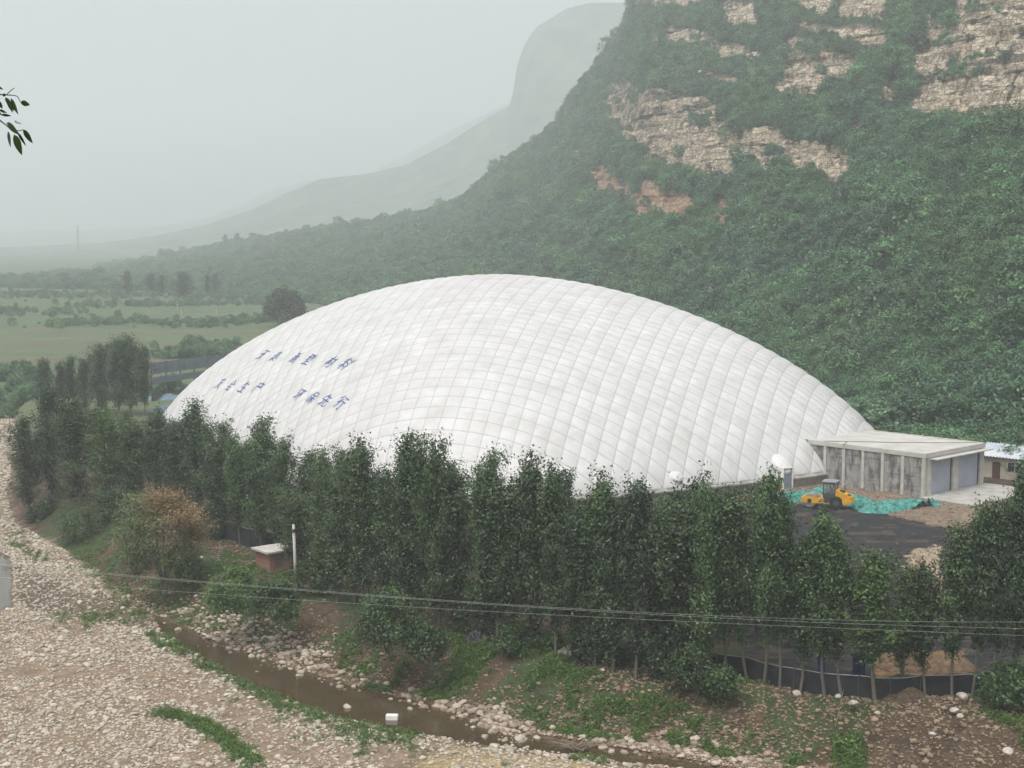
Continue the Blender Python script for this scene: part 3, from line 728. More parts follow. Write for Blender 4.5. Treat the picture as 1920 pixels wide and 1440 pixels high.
# ------------------------------------------------------------------ the air dome
DP = dict(cx=-2.019, cy=221.886, a=54.294, b=45.277, th=2.08, H=24.968, p=3.327, q=1.85, r=1.328, z0=1.3)
SPA = 1.65
_dc, _ds = math.cos(DP['th']), math.sin(DP['th'])
PHI = R(-11.5)
def net_ab(x, y):
    X = x - DP['cx']; Y = y - DP['cy']; c, s = math.cos(PHI), math.sin(PHI)
    A = -X * s + Y * c; B = X * c + Y * s
    return A / SPA, B / (1 + .0028 * A) / (SPA * 1.28)
def dome_R(x, y):
    X = x - DP['cx']; Y = y - DP['cy']; l1 = X * _dc + Y * _ds; l2 = -X * _ds + Y * _dc
    return ((np.abs(l1) / DP['a']) ** DP['p'] + (np.abs(l2) / DP['b']) ** DP['p']) ** (1 / DP['p'])
def dome_z(x, y):
    ph = np.arccos(np.clip(dome_R(x, y), 0, 1) ** (DP['q'] / 2)); return DP['z0'] + (DP['H'] - DP['z0']) * np.sin(ph) ** (2 / DP['r'])
def puff(x, y):
    a, bb = net_ab(x, y)
    return .17 * (np.abs(np.sin(PI * a)) * np.abs(np.sin(PI * bb))) ** .5
def dome_nrm(x, y, e=.15):
    gx_ = (dome_z(x + e, y) - dome_z(x - e, y)) / (2 * e); gy_ = (dome_z(x, y + e) - dome_z(x, y - e)) / (2 * e)
    gx_ = np.clip(gx_, -4, 4); gy_ = np.clip(gy_, -4, 4)
    n = np.stack([-gx_, -gy_, np.ones_like(gx_)], -1); return n / np.linalg.norm(n, axis=-1)[..., None]
dome = empty('air_dome', (DP['cx'], DP['cy'], 0), 0, 'huge white quilted air-supported dome with rows of blue Chinese characters', 'air dome')
nt_, nw_ = 1500, 300
t = np.linspace(0, 2 * PI, nt_, endpoint=False); w = np.linspace(0, 1, nw_) ** .72
w[-1] = .9995
k = (np.abs(np.cos(t)) ** DP['p'] + np.abs(np.sin(t)) ** DP['p']) ** (-1 / DP['p'])
ph = w * PI / 2; rho = np.cos(ph) ** (2 / DP['q']); zz = DP['z0'] + (DP['H'] - DP['z0']) * np.sin(ph) ** (2 / DP['r'])
l1 = DP['a'] * k * np.cos(t); l2 = DP['b'] * k * np.sin(t)
dX = DP['cx'] + np.outer(rho, l1 * _dc - l2 * _ds); dY = DP['cy'] + np.outer(rho, l1 * _ds + l2 * _dc); dZ = np.outer(zz, np.ones(nt_))
na_, nb_ = net_ab(dX, dY)
P3 = np.stack([dX, dY, dZ], -1)
Nn = np.cross(np.roll(P3, -1, 1) - np.roll(P3, 1, 1), np.gradient(P3, axis=0)); Nn /= np.linalg.norm(Nn, axis=-1)[..., None] + 1e-9
if (Nn[100, 0] @ np.array([dX[100, 0] - DP['cx'], dY[100, 0] - DP['cy'], 5])) < 0: Nn = -Nn
P3 = P3 + Nn * (puff(dX, dY) * sstep(0, .03, w)[:, None])[..., None]
P3 -= np.array([DP['cx'], DP['cy'], 0])
I = np.arange(nw_ - 1)[:, None] * nt_; J = np.arange(nt_)[None]; K = (J + 1) % nt_
dF = np.stack([I + J, I + K, I + nt_ + K, I + nt_ + J], -1).reshape(-1, 4)
b = NB('white_membrane')
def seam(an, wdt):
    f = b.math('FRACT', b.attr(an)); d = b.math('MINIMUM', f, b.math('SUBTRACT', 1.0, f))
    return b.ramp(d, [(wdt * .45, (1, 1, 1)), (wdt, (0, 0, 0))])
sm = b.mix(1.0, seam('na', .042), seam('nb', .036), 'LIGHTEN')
dirt = b.noise(.35, 6, .65); streak = b.noise(1.0, 5, .6, b.mapped((.25, .6, .12))); spots = b.noise(1.6, 3, .5)
c = b.ramp(dirt, [(.34, (.49, .487, .472)), (.62, (.572, .572, .567))])
c = b.mix(.6, c, b.ramp(streak, [(.30, (.86, .85, .82)), (.5, (1, 1, 1))]), 'MULTIPLY')
c = b.mix(.8, c, b.ramp(b.noise(.055, 3, .5), [(.30, (.93, .90, .92)), (.5, (1, 1, 1))]), 'MULTIPLY')
c = b.mix(.75, c, b.ramp(spots, [(.19, (.45, .43, .38)), (.25, (1, 1, 1))]), 'MULTIPLY')
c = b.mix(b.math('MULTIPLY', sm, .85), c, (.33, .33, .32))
b.col(c); b.b.inputs['Roughness'].default_value = .45; b.b.inputs['Specular IOR Level'].default_value = .35
meshobj('membrane', P3.reshape(-1, 3), dF, b.m, dome, True, {'na': na_.ravel(), 'nb': nb_.ravel()})
# concrete ring wall
def ring(off, z):
    t = np.linspace(0, 2 * PI, 240, endpoint=False); k = (np.abs(np.cos(t)) ** DP['p'] + np.abs(np.sin(t)) ** DP['p']) ** (-1 / DP['p'])
    l1 = (DP['a'] + off) * k * np.cos(t); l2 = (DP['b'] + off) * k * np.sin(t)
    return np.stack([l1 * _dc - l2 * _ds, l1 * _ds + l2 * _dc, np.full_like(t, z)], -1)
prof = [(.35, -1.2), (.35, .95), (.52, .95), (.52, 1.32), (-.25, 1.32), (-.25, -1.2)]
V = np.vstack([ring(*p) for p in prof]); n = 240; Fc = []
for i in range(len(prof) - 1):
    j = np.arange(n); Fc.append(np.stack([i * n + j, i * n + (j + 1) % n, (i + 1) * n + (j + 1) % n, (i + 1) * n + j], -1))
b = NB('ring_wall_concrete'); b.col(b.mix(.7, b.ramp(b.noise(.8, 6, .65), [(.3, (.26, .25, .235)), (.7, (.50, .485, .45))]), b.ramp(b.noise(1, 4, .6, b.mapped((1.5, 1.5, .15))), [(.35, (.55, .54, .52)), (.6, (1, 1, 1))]), 'MULTIPLY')); M['stained'] = b.m
meshobj('base_wall', V, np.vstack(Fc), M['stained'], dome)

# blue characters painted on the membrane
M['bluepaint'] = simple('blue_paint', (.035, .085, .27), .6, .2, 2)
def surf_hit(u, v):
    d = ray(u, v); o = np.array([0, 0, ZC])
    for tt in np.arange(120, 330, .1):
        p = o + d * tt
        if dome_R(p[0], p[1]) < 1 and p[2] < dome_z(p[0], p[1]): return p
    return p
def glyph(ch, u, v, size):
    c = bpy.data.curves.new('g', 'FONT'); c.body = ch; c.size = 1; c.offset = .0; o = bpy.data.objects.new('g', c); COL.objects.link(o)
    dg = bpy.context.evaluated_depsgraph_get(); me = bpy.data.meshes.new_from_object(o.evaluated_get(dg)); bpy.data.objects.remove(o); bpy.data.curves.remove(c)
    bm = bmesh.new(); bm.from_mesh(me); bpy.data.meshes.remove(me)
    if not bm.verts: bm.free(); return
    x0 = min(q.co.x for q in bm.verts); x1 = max(q.co.x for q in bm.verts); y0 = min(q.co.y for q in bm.verts); y1 = max(q.co.y for q in bm.verts)
    for ax_, lo, hi in (((1, 0, 0), x0, x1), ((0, 1, 0), y0, y1)):
        for s in np.arange(lo + .06, hi, .075):
            bmesh.ops.bisect_plane(bm, geom=bm.verts[:] + bm.edges[:] + bm.faces[:], plane_co=Vector(ax_) * s, plane_no=Vector(ax_))
    p0 = surf_hit(u, v); rt = np.array([-_dc, -_ds]); up = np.array([-rt[1], rt[0]])
    n = dome_nrm(np.array([p0[0]]), np.array([p0[1]]))[0]
    cs = n[2]
    for q in bm.verts:
        gx_ = (q.co.x - (x0 + x1) / 2) * size * .72; gy_ = (q.co.y - (y0 + y1) / 2) * size * .82 * cs
        p = p0[:2] + rt * gx_ + up * gy_
        zs = dome_z(p[0], p[1]); off = float(puff(p[0], p[1])) + .045
        q.co = Vector((p[0] + n[0] * off - DP['cx'], p[1] + n[1] * off - DP['cy'], zs + n[2] * off))
    bmobj('character', bm, M['bluepaint'], dome)
Z1_ = 390; Z2_ = 630; k = 6.4
for ch, zx, zy, s in [('天', 662, 235, 3.0), ('泰', 822, 252, 3.0), ('新', 1062, 268, 3.1), ('型', 1225, 290, 3.1), ('材', 1487, 320, 3.2), ('料', 1665, 345, 3.2),
                      ('安', 158, 578, 2.9), ('全', 292, 595, 2.9), ('生', 445, 615, 3.0), ('产', 610, 630, 3.0), ('环', 1098, 715, 2.7), ('保', 1262, 745, 2.7), ('先', 1420, 780, 2.8), ('行', 1605, 815, 2.9)]:
    glyph(ch, Z1_ + zx / k, Z2_ + zy / k, s)

# doorway with puffed hood, and a second blind hood
def hood_at(u, v, wdt, door):
    p = at(u, v, 0); ang = math.atan2(p[1] - DP['cy'], p[0] - DP['cx'])
    n = dome_R(p[0], p[1]); c0 = np.array([DP['cx'], DP['cy']]); q = c0 + (p[:2] - c0) / n
    e = .3; g = np.array([dome_R(q[0] + e, q[1]) - dome_R(q[0] - e, q[1]), dome_R(q[0], q[1] + e) - dome_R(q[0], q[1] - e)]); g /= np.linalg.norm(g)
    rz = math.atan2(g[1], g[0])
    loc = Vector((q[0] - DP['cx'], q[1] - DP['cy'], 0))
    def inward(z):
        for d_ in np.arange(.05, 8, .05):
            if float(dome_z(q[0] - g[0] * d_, q[1] - g[1] * d_)) > z: return d_
        return 3
    bm = bmesh.new()
    if door:
        bmesh.ops.create_uvsphere(bm, u_segments=20, v_segments=12, radius=1, matrix=Matrix.Translation((-inward(2.9) + .15, 0, 2.85)) @ Matrix.Rotation(R(38), 4, 'Y') @ Matrix.Diagonal((1.7, wdt * .9, .75, 1)))
        o = bmobj('door_hood', bm, M['hood'], dome, True); o.location = loc; o.rotation_euler = (0, 0, rz)
        bm = bmesh.new()
        for s in (-1, 1): box(bm, (.25, s * .75, 1.2), (.9, .14, 2.6))
        box(bm, (.25, 0, 2.57), (.9, 1.64, .14))
        o = bmobj('door_frame', bm, M['white'], dome, bevel=.01); o.location = loc; o.rotation_euler = (0, 0, rz)
        bm = bmesh.new(); box(bm, (.55, 0, 1.2), (.06, 1.35, 2.58))
        o = bmobj('door', bm, M['doorgrey'], dome); o.location = loc; o.rotation_euler = (0, 0, rz)
    else:
        bmesh.ops.create_uvsphere(bm, u_segments=20, v_segments=12, radius=1, matrix=Matrix.Translation((-inward(2.7) - .05, 0, 2.7)) @ Matrix.Rotation(R(38), 4, 'Y') @ Matrix.Diagonal((1.0, wdt * .7, .4, 1)))
        o = bmobj('vent_hood', bm, M['hood'], dome, True); o.location = loc; o.rotation_euler = (0, 0, rz)
M['hood'] = simple('hood_membrane', (.59, .59, .58), .5, .06, 2); M['doorgrey'] = simple('door_grey', (.20, .24, .28), .5, .1, 2)
hood_at(1464, 914, 1.5, True); hood_at(1290, 942, 1.4, False)

# ------------------------------------------------------------------ the concrete garage
gA = R(43.0); gorg = at(1733, 933, 0)
gar = empty('garage', (gorg[0], gorg[1], 0), gA, 'flat-roofed raw concrete garage with two grey-blue roller doors built against the dome', 'garage')
GW, GL, GH = 13.6, 17.5, 5.25      # width along local +x (front), depth along local +y (towards the dome)
b = NB('stained_panel')
s1 = b.noise(1, 6, .7, b.mapped((1.2, 1.2, .35))); s2 = b.noise(.9, 5, .6); s3 = b.noise(1, 3, .5, b.mapped((.15, .15, 2.2)))
c = b.ramp(s2, [(.3, (.21, .205, .195)), (.7, (.38, .37, .35))])
c = b.mix(.85, c, b.ramp(s1, [(.40, (.20, .20, .20)), (.54, (1, 1, 1))]), 'MULTIPLY')
c = b.mix(.6, c, b.ramp(s3, [(.38, (.5, .5, .5)), (.46, (1, 1, 1))]), 'MULTIPLY')
b.col(c); b.bump(s2, .3, .05); M['panel'] = b.m
# columns of the side wall (local x=0 plane, running in y)
ncol = 5; ysp = [0.25 + i * (GL - 3.6) / ncol for i in range(ncol + 1)]
for i, yy in enumerate(ysp):
    bm = bmesh.new(); box(bm, (.16, yy, 2.2), (.46, .42, 4.98)); bmobj('column', bm, M['concrete'], gar, bevel=.02)
for i in range(ncol):
    bm = bmesh.new(); y0 = ysp[i] + .215; y1 = ysp[i + 1] - .215; box(bm, (.16, (y0 + y1) / 2, 2.2), (.24, y1 - y0, 4.96)); bmobj('wall_panel', bm, M['panel'], gar)
bm = bmesh.new(); box(bm, (.16, (ysp[-1] + .215 + GL) / 2, 2.2), (.24, GL - ysp[-1] - .215, 4.96)); bmobj('wall_panel', bm, M['panel'], gar)
bm = bmesh.new(); box(bm, (GW - .16, GL / 2 + .25, 2.2), (.24, GL - .5, 4.96)); box(bm, (GW / 2, GL - .15, 2.2), (GW - .6, .24, 4.96)); bmobj('back_wall', bm, M['panel'], gar)
# roof slab with a raised edge
bm = bmesh.new()
box(bm, (GW / 2, GL / 2, 4.92), (GW + .22, GL + .22, .46)); bmobj('roof', bm, M['roofconcrete'], gar, bevel=.03)
bm = bmesh.new(); box(bm, (GW / 2, .06, 5.19), (GW + .18, .30, .12)); box(bm, (.08, GL / 2 + .1, 5.19), (.30, GL + .1, .12)); box(bm, (GW, GL / 2 + .1, 5.19), (.3, GL + .1, .12)); bmobj('roof_edge', bm, M['concrete'], gar, bevel=.015)
# front: piers, lintel, doors, canopy
pier = [(.16 + .25, 1.0), (GW / 2 + .1, 1.25), (GW - .3, .95)]
for xx, ww in ((1.02, .9), (GW / 2 + .15, 1.3), (GW - .45, .9)):
    bm = bmesh.new(); box(bm, (xx, .21, 2.2), (ww, .42, 4.98)); bmobj('pier', bm, M['concrete'], gar, bevel=.02)
doorx = [(1.48, GW / 2 - .51), (GW / 2 + .81, GW - .91)]
def doormat():
    b = NB('roller_door'); wv = b.n('ShaderNodeTexWave', wave_type='BANDS', bands_direction='Z'); wv.inputs['Scale'].default_value = 2.2; b.l(b.coord(), wv.inputs['Vector'])
    wv.inputs['Distortion'].default_value = 0
    c = b.ramp(wv.outputs['Fac'], [(.08, (.22, .23, .28)), (.25, (.40, .42, .49))]); c = b.mix(.4, c, b.ramp(b.noise(.8, 4), [(.35, (.8, .8, .82)), (.6, (1.05, 1.05, 1.05))]), 'MULTIPLY'); b.col(c); b.b.inputs['Roughness'].default_value = .5; return b.m
M['roller'] = doormat()
for x0, x1 in doorx:
    bm = bmesh.new(); prism(bm, [(0, 0)] * 0 or [(x0, .05), (x1, .05), (x1, 4.18), (x0, 4.18)], .32, .38); bmobj('roller_door', bm, M['roller'], gar)
    bm = bmesh.new(); box(bm, ((x0 + x1) / 2, .21, 4.43), (x1 - x0 - .01, .4, .5)); bmobj('lintel', bm, M['concrete'], gar)
    for xr in (x0 + .06, x1 - .06): bm = bmesh.new(); box(bm, (xr, .27, 2.1), (.12, .1, 4.15)); bmobj('door_rail', bm, M['darkgrey'], gar)
bm = bmesh.new(); box(bm, (GW / 2 + .6, -.55, 4.52), (GW - .6, 1.1, .12)); bmobj('canopy', bm, M['roofconcrete'], gar, bevel=.02)
# pipe up the slanted joint and cable on the roof
V, Fc = tubes_np([(np.array([(-.12, GL - 2.7, 0), (-.12, GL - 2.3, 1.6), (-.14, GL - 1.0, 4.2), (-.15, GL - .6, 5.3)]), [.06] * 4)], 8); meshobj('joint_pipe', V, Fc, M['darkgrey'], gar)
V, Fc = tubes_np([(np.array([(.1, GL - 2.5, 5.22), (2.5, GL - 5.0, 5.20), (6, 8, 5.20), (GW - 1.5, 2, 5.20), (GW - .6, .6, 5.3)]), [.035] * 5), (np.array([(-.3, GL - 6.2, 4.6), (-.32, GL - 6.2, 5.2), (.3, GL - 6.4, 5.5), (1.6, GL - 5.2, 5.21)]), [.03] * 4)], 6)
meshobj('roof_cable', V, Fc, M['darkgrey'], gar)
bm = bmesh.new(); box(bm, (GW / 2, -3.4, -.02), (GW + 1.6, 7.2, .22)); o = bmobj('garage_apron', bm, simple('apron_concrete', (.36, .35, .32), .9, .25, .7)); o.location = gar.location; o.rotation_euler = gar.rotation_euler; tag(o, kind='structure')

# ------------------------------------------------------------------ small house at the right edge
hp0 = at(1836, 893, 0); hs_ = empty('small_house', (hp0[0], hp0[1], 0), R(-43), 'low cream house with pale blue sheet roof behind the right end of the garage', 'house')
bm = bmesh.new()
for (xa, xb) in ((0, 1.7), (2.8, 3.7), (5.7, 16)): box(bm, ((xa + xb) / 2, .1, 1.45), (xb - xa, .2, 2.9))
box(bm, (2.25, .1, 2.5), (1.1, .2, .8)); box(bm, (4.7, .1, 2.55), (2.0, .2, .7)); box(bm, (4.7, .1, .5), (2.0, .2, 1.0))
box(bm, (8, 5.9, 1.45), (16, .2, 2.9)); box(bm, (.1, 3, 1.45), (.2, 5.6, 2.9)); box(bm, (15.9, 3, 1.45), (.2, 5.6, 2.9)); bmobj('wall', bm, simple('cream_plaster', (.46, .42, .34), .9, .15, 1.5), hs_)
bm = bmesh.new(); box(bm, (2.25, .12, 1.05), (1.06, .08, 2.1)); bmobj('door', bm, simple('dark_red_door', (.10, .045, .035), .6, .15, 2), hs_)
bm = bmesh.new(); box(bm, (4.7, .12, 1.6), (1.96, .06, 1.2)); w_ = bmobj('window', bm, simple('dark_glass', (.03, .035, .04), .12, .1, 2, 0, .5), hs_)
for xx in (3.72, 4.7, 5.68): bm = bmesh.new(); box(bm, (xx, .05, 1.6), (.06, .06, 1.2)); bmobj('frame', bm, M['white'], w_)
n_ = 160; xx = np.linspace(-.5, 16.5, n_ * 4); V = []
for yy, z_ in ((-.7, 2.85), (3.0, 4.1), (6.7, 2.85)):
    V.append(np.stack([xx, np.full_like(xx, yy), z_ + .06 * np.sin(xx * 2 * PI / .42)], -1))
V = np.vstack(V); m_ = len(xx); j = np.arange(m_ - 1); Fc = np.vstack([np.stack([i * m_ + j, i * m_ + j + 1, (i + 1) * m_ + j + 1, (i + 1) * m_ + j], -1) for i in range(2)])
b = NB('blue_white_sheet'); b.col(b.ramp(b.noise(.8, 4), [(.35, (.38, .42, .48)), (.6, (.54, .56, .59))])); b.b.inputs['Roughness'].default_value = .4
meshobj('roof', V, Fc, b.m, hs_)

# ------------------------------------------------------------------ road roller
rp = at(1550, 951, 0); rr = empty('road_roller', (rp[0], rp[1], gz_at(rp[0], rp[1])), R(-24), 'yellow single-drum road roller with black cab parked on the slag yard', 'road roller')
bm = bmesh.new(); cyl(bm, (-1.75, -1.0, .76), (-1.75, 1.0, .76), .76, seg=32); bmobj('drum', bm, M['steel'], rr, bevel=.02)
bm = bmesh.new()
for s in (-1, 1):
    prism(bm, [(-2.6, .55), (-2.6, 1.15), (-2.35, 1.28), (-1.15, 1.28), (-.6, 1.05), (-.6, .62), (-1.2, .48)], s * 1.06 - .06, s * 1.06 + .06)
box(bm, (-2.62, 0, .88), (.16, 2.2, .55)); box(bm, (-.72, 0, .85), (.26, 2.2, .42)); box(bm, (-.38, 0, .8), (.6, .7, .42))
fr = bmobj('drum_frame', bm, M['yellow'], rr, bevel=.02)
for s in (-1, 1): bm = bmesh.new(); cyl(bm, (-1.75, s * 1.12, .78), (-1.75, s * 1.16, .78), .24, seg=20); bmobj('hub', bm, M['black'], fr)
bm = bmesh.new(); prism(bm, [(-.2, .62), (-.2, 1.2), (.9, 1.2), (.9, .62)], -.7, .7); bmobj('chassis', bm, M['darkgrey'], rr, bevel=.03)
# cab
bm = bmesh.new()
cx0, cx1, cy_ = -.25, 1.05, .78
for xq, yq in ((cx0, -cy_), (cx0, cy_), (cx1, -cy_), (cx1, cy_), ((cx0 + cx1) / 2 + .12, -cy_), ((cx0 + cx1) / 2 + .12, cy_)): box(bm, (xq, yq, 2.1), (.10, .10, 1.7))
for yq in (-cy_, cy_):
    box(bm, ((cx0 + cx1) / 2, yq, 1.42), (cx1 - cx0, .07, .48)); box(bm, ((cx0 + cx1) / 2, yq, 2.86), (cx1 - cx0, .1, .1))
for xq in (cx0, cx1): box(bm, (xq, 0, 1.4), (.07, 1.5, .5)); box(bm, (xq, 0, 2.86), (.1, 1.5, .1))
cab = bmobj('cab', bm, M['darkgrey'], rr, bevel=.01)
bm = bmesh.new(); box(bm, ((cx0 + cx1) / 2, 0, 3.0), (cx1 - cx0 + .42, 1.95, .14)); bmobj('cab_roof', bm, simple('grey_roof', (.24, .25, .27), .5, .15, 3), cab, bevel=.04)
g = NB('cab_glass'); g.col((.30, .36, .38)); g.b.inputs['Roughness'].default_value = .05; g.b.inputs['Alpha'].default_value = .22
bm = bmesh.new()
for yq in (-cy_, cy_): box(bm, ((cx0 + cx1) / 2, yq, 2.24), (cx1 - cx0 - .12, .015, 1.14))
for xq in (cx0, cx1): box(bm, (xq, 0, 2.24), (.015, 1.42, 1.14))
bmobj('window', bm, g.m, cab)
bm = bmesh.new(); box(bm, (.35, 0, 1.65), (.5, .5, .14)); box(bm, (.58, 0, 2.0), (.14, .48, .62)); bmobj('seat', bm, M['black'], cab, bevel=.03)
bm = bmesh.new(); cyl(bm, (-.05, 0, 1.5), (.08, 0, 2.0), .03); bmesh.ops.create_cone(bm, cap_ends=True, segments=16, radius1=.2, radius2=.2, depth=.03, matrix=Matrix.Translation((.09, 0, 2.02)) @ Matrix.Rotation(R(15), 4, 'Y')); bmobj('steering_wheel', bm, M['black'], cab)
# hood and rear
bm = bmesh.new(); prism(bm, [(.95, 1.05), (.95, 2.12), (1.25, 2.16), (2.35, 1.58), (2.95, 1.42), (2.95, 1.12), (2.1, 1.05)], -.72, .72); hd = bmobj('hood', bm, M['yellow'], rr, bevel=.06)
bm = bmesh.new(); box(bm, (1.75, 0, 1.925), (.55, .9, .06), ry=R(28)); bmobj('intake_grille', bm, M['black'], hd)
bm = bmesh.new(); box(bm, (2.55, 0, 1.55), (.42, .7, .05), ry=R(15)); bmobj('radiator_grille', bm, M['black'], hd)
bm = bmesh.new(); prism(bm, [(1.75, .55), (1.75, 1.0), (3.05, 1.10), (3.05, .78), (2.5, .55)], -1.02, 1.02); bmobj('rear_fender', bm, M['yellow'], rr, bevel=.05)
bm = bmesh.new(); cyl(bm, (1.95, .42, 1.6), (1.95, .42, 2.55), .05, seg=12); bmobj('exhaust_pipe', bm, M['black'], rr)
for s in (-1, 1):
    bm = bmesh.new(); cyl(bm, (1.25, s * .72, .72), (1.25, s * 1.14, .72), .72, seg=28)
    wv = bmobj('wheel', bm, M['black'], rr, bevel=.06)
    bm = bmesh.new(); cyl(bm, (1.25, s * 1.10, .72), (1.25, s * 1.165, .72), .34, seg=20); bmobj('rim', bm, M['darkgrey'], wv)

# ------------------------------------------------------------------ green dust net
b = NB('green_net'); b.col(b.ramp(b.noise(1.4, 6, .7), [(.36, (.012, .055, .048)), (.50, (.055, .23, .195)), (.70, (.17, .40, .35))])); b.b.inputs['Roughness'].default_value = .7; M['net'] = b.m
def net_sheet(line, wdt, hgt, seed, label):
    L = poly(line, 0); seg = np.linalg.norm(np.diff(L, axis=0), axis=1); cs = np.concatenate([[0], np.cumsum(seg)]); n = int(cs[-1] / .10); m = 44
    t = np.linspace(0, cs[-1], n); px = np.interp(t, cs, L[:, 0]); py = np.interp(t, cs, L[:, 1]); dx = np.gradient(px); dy = np.gradient(py); l = np.hypot(dx, dy); nx, ny = -dy / l, dx / l
    s = np.linspace(-1, 1, m); wv = wdt * (.65 + .7 * fbm(t * .35, t * 0, seed, 3))
    X = px[:, None] + nx[:, None] * wv[:, None] * s + (fbm(t[:, None] * 1.5, s[None] * 3, seed + 5, 3) - .45) * .6; Y = py[:, None] + ny[:, None] * wv[:, None] * s
    Zh = hgt * np.clip(1 - s ** 2, 0, 1)[None] * (.5 + fbm(t[:, None] * .8, s[None] * 1.5, seed + 2, 3)) + .75 * np.abs(fbm(X * 1.7, Y * 1.7, seed + 3, 4) - .47) ** .8 * 1.9 * np.clip(1.05 - np.abs(s) ** 4, 0.05, 1)[None]
    Z = ground_z(X, Y) + np.maximum(Zh, .02)
    I = np.arange(n - 1)[:, None] * m; J = np.arange(m - 1)[None]; Fc = np.stack([I + J, I + J + 1, I + m + J + 1, I + m + J], -1).reshape(-1, 4)
    c = np.array([px.mean(), py.mean(), 0.]); o = meshobj('dust_net', np.stack([X, Y, Z], -1).reshape(-1, 3) - c, Fc, M['net'], None, False); o.location = c
    return tag(o, label, 'dust net', 'green dust nets on the yard')
net_sheet([(1452, 940), (1480, 937), (1515, 931), (1545, 926)], 1.7, .4, 3, 'crumpled green dust net lying left of the yellow road roller')
net_sheet([(1580, 938), (1610, 944), (1640, 958), (1665, 953), (1700, 947), (1728, 952)], 2.1, .45, 8, 'long crumpled green dust net heaped between the road roller and the garage')
net_sheet([(1740, 950), (1755, 948)], .7, .4, 18, 'small scrap of green net on the stones below the garage corner')

# ------------------------------------------------------------------ brick hut, poles, wires
def ground_pt(u, v, z0=0):
    z = z0
    for _ in range(8):
        p = at(u, v, z); z = gz_at(p[0], p[1])
    return p
p = ground_pt(509, 1074, -.5); hut = empty('brick_hut', (p[0], p[1] + 1.6, gz_at(p[0], p[1]) - .2), R(40), 'small red brick hut with flat concrete slab roof beside the concrete pole', 'hut')
bm = bmesh.new()
for (cx_, cy__, sx, sy) in ((0, -1.1, 2.4, .24), (0, 1.1, 2.4, .24), (-1.08, 0, .24, 1.96), (1.08, 0, .24, 1.96)): box(bm, (cx_, cy__, .95), (sx, sy, 2.1))
bmobj('wall', bm, M['brick'], hut)
bm = bmesh.new(); box(bm, (0, 0, 2.1), (3.1, 3.1, .2)); bmobj('roof', bm, M['concrete'], hut, bevel=.02)
bm = bmesh.new(); box(bm, (-.2, -1.235, .85), (.8, .04, 1.6)); bmobj('door', bm, M['wood'], hut)

def pole(u, vb, vt, r, label, name='utility_pole', mat='concrete', cap=True, D=None, cat='pole', group=None, lean=0):
    p = ground_pt(u, vb, -.5) if D is None else None
    if p is None: q = at(u, vb, 0); p = np.array([q[0], q[1], gz_at(q[0], q[1])])
    H = (vb - vt) / F * p[1]
    o = empty(name, (p[0], p[1], p[2] - .3), 0, label, cat, group)
    bm = bmesh.new(); cyl(bm, (0, 0, 0), (lean * H, 0, H + .3), r, r * .72, 12); bmobj('shaft', bm, M[mat], o, True)
    if cap:
        bm = bmesh.new(); cyl(bm, (lean * H, 0, H * .94), (lean * H, 0, H * .97 + .1), r * 1.15, seg=12)
        bmobj('band', bm, M['darkgrey'], o); bm = bmesh.new(); box(bm, (lean * H, 0, H * .955), (1.1 if cap == 2 else .5, .09, .09)); bmobj('crossarm', bm, M['darkgrey'], o)
    return o
pole(556, 1112, 979, .16, 'pale concrete utility pole standing beside the brick hut', lean=-.03)
pole(568, 1160, 1118, .06, 'thin wooden stake on the bank below the concrete pole', 'stake', 'wood', False, cat='stake')
for (u, vb, vt, lb) in ((222, 589, 569, 'faint leftmost utility pole in the far green fields'), (279, 596, 577, 'faint second utility pole from the left in the far fields'), (333, 590, 566, 'faint utility pole in the far fields left of its close twin'), (341, 600, 578, 'faint utility pole in the far fields right of its close twin'), (406, 598, 577, 'faint rightmost utility pole in the far fields left of the round dark tree')):
    pole(u, vb, vt, .14, lb, cap=2, D=1, group='utility poles in the far fields')
WIRES = [([(-150, 1046), (200, 1073), (600, 1107), (1000, 1139), (1400, 1158), (1920, 1163), (2300, 1158)], 'uppermost thin aluminium wire of three crossing in front of the poplars'),
         ([(-150, 1047), (200, 1074.5), (600, 1109.5), (1000, 1142), (1400, 1161.5), (1650, 1170), (1920, 1177), (2300, 1182)], 'middle thin aluminium wire of three crossing in front of the poplars'),
         ([(-150, 1068), (240, 1103), (600, 1127), (1000, 1152), (1400, 1167), (1650, 1183), (1920, 1193), (2300, 1205)], 'lowest thin aluminium wire of three crossing in front of the poplars')]
for i, (pts, lb) in enumerate(WIRES):
    pu = np.array(pts, float); uu = np.linspace(pu[0, 0], pu[-1, 0], 60)
    # smooth curve through the measured points
    A = np.vander((pu[:, 0] - 960) / 1000, 4); cf = np.linalg.lstsq(A, pu[:, 1], rcond=None)[0]; vv = np.vander((uu - 960) / 1000, 4) @ cf
    P = np.array([atd(a, bb, 96 - 5 * (a - 960) / 1000 + i * .35) for a, bb in zip(uu, vv)])
    V, Fc = tubes_np([(P, np.full(60, .0095))], 6); c = P.mean(0); o = meshobj('power_line', V - c, Fc, M['wire']); o.location = c; tag(o, lb, 'wire', 'power lines across the river')

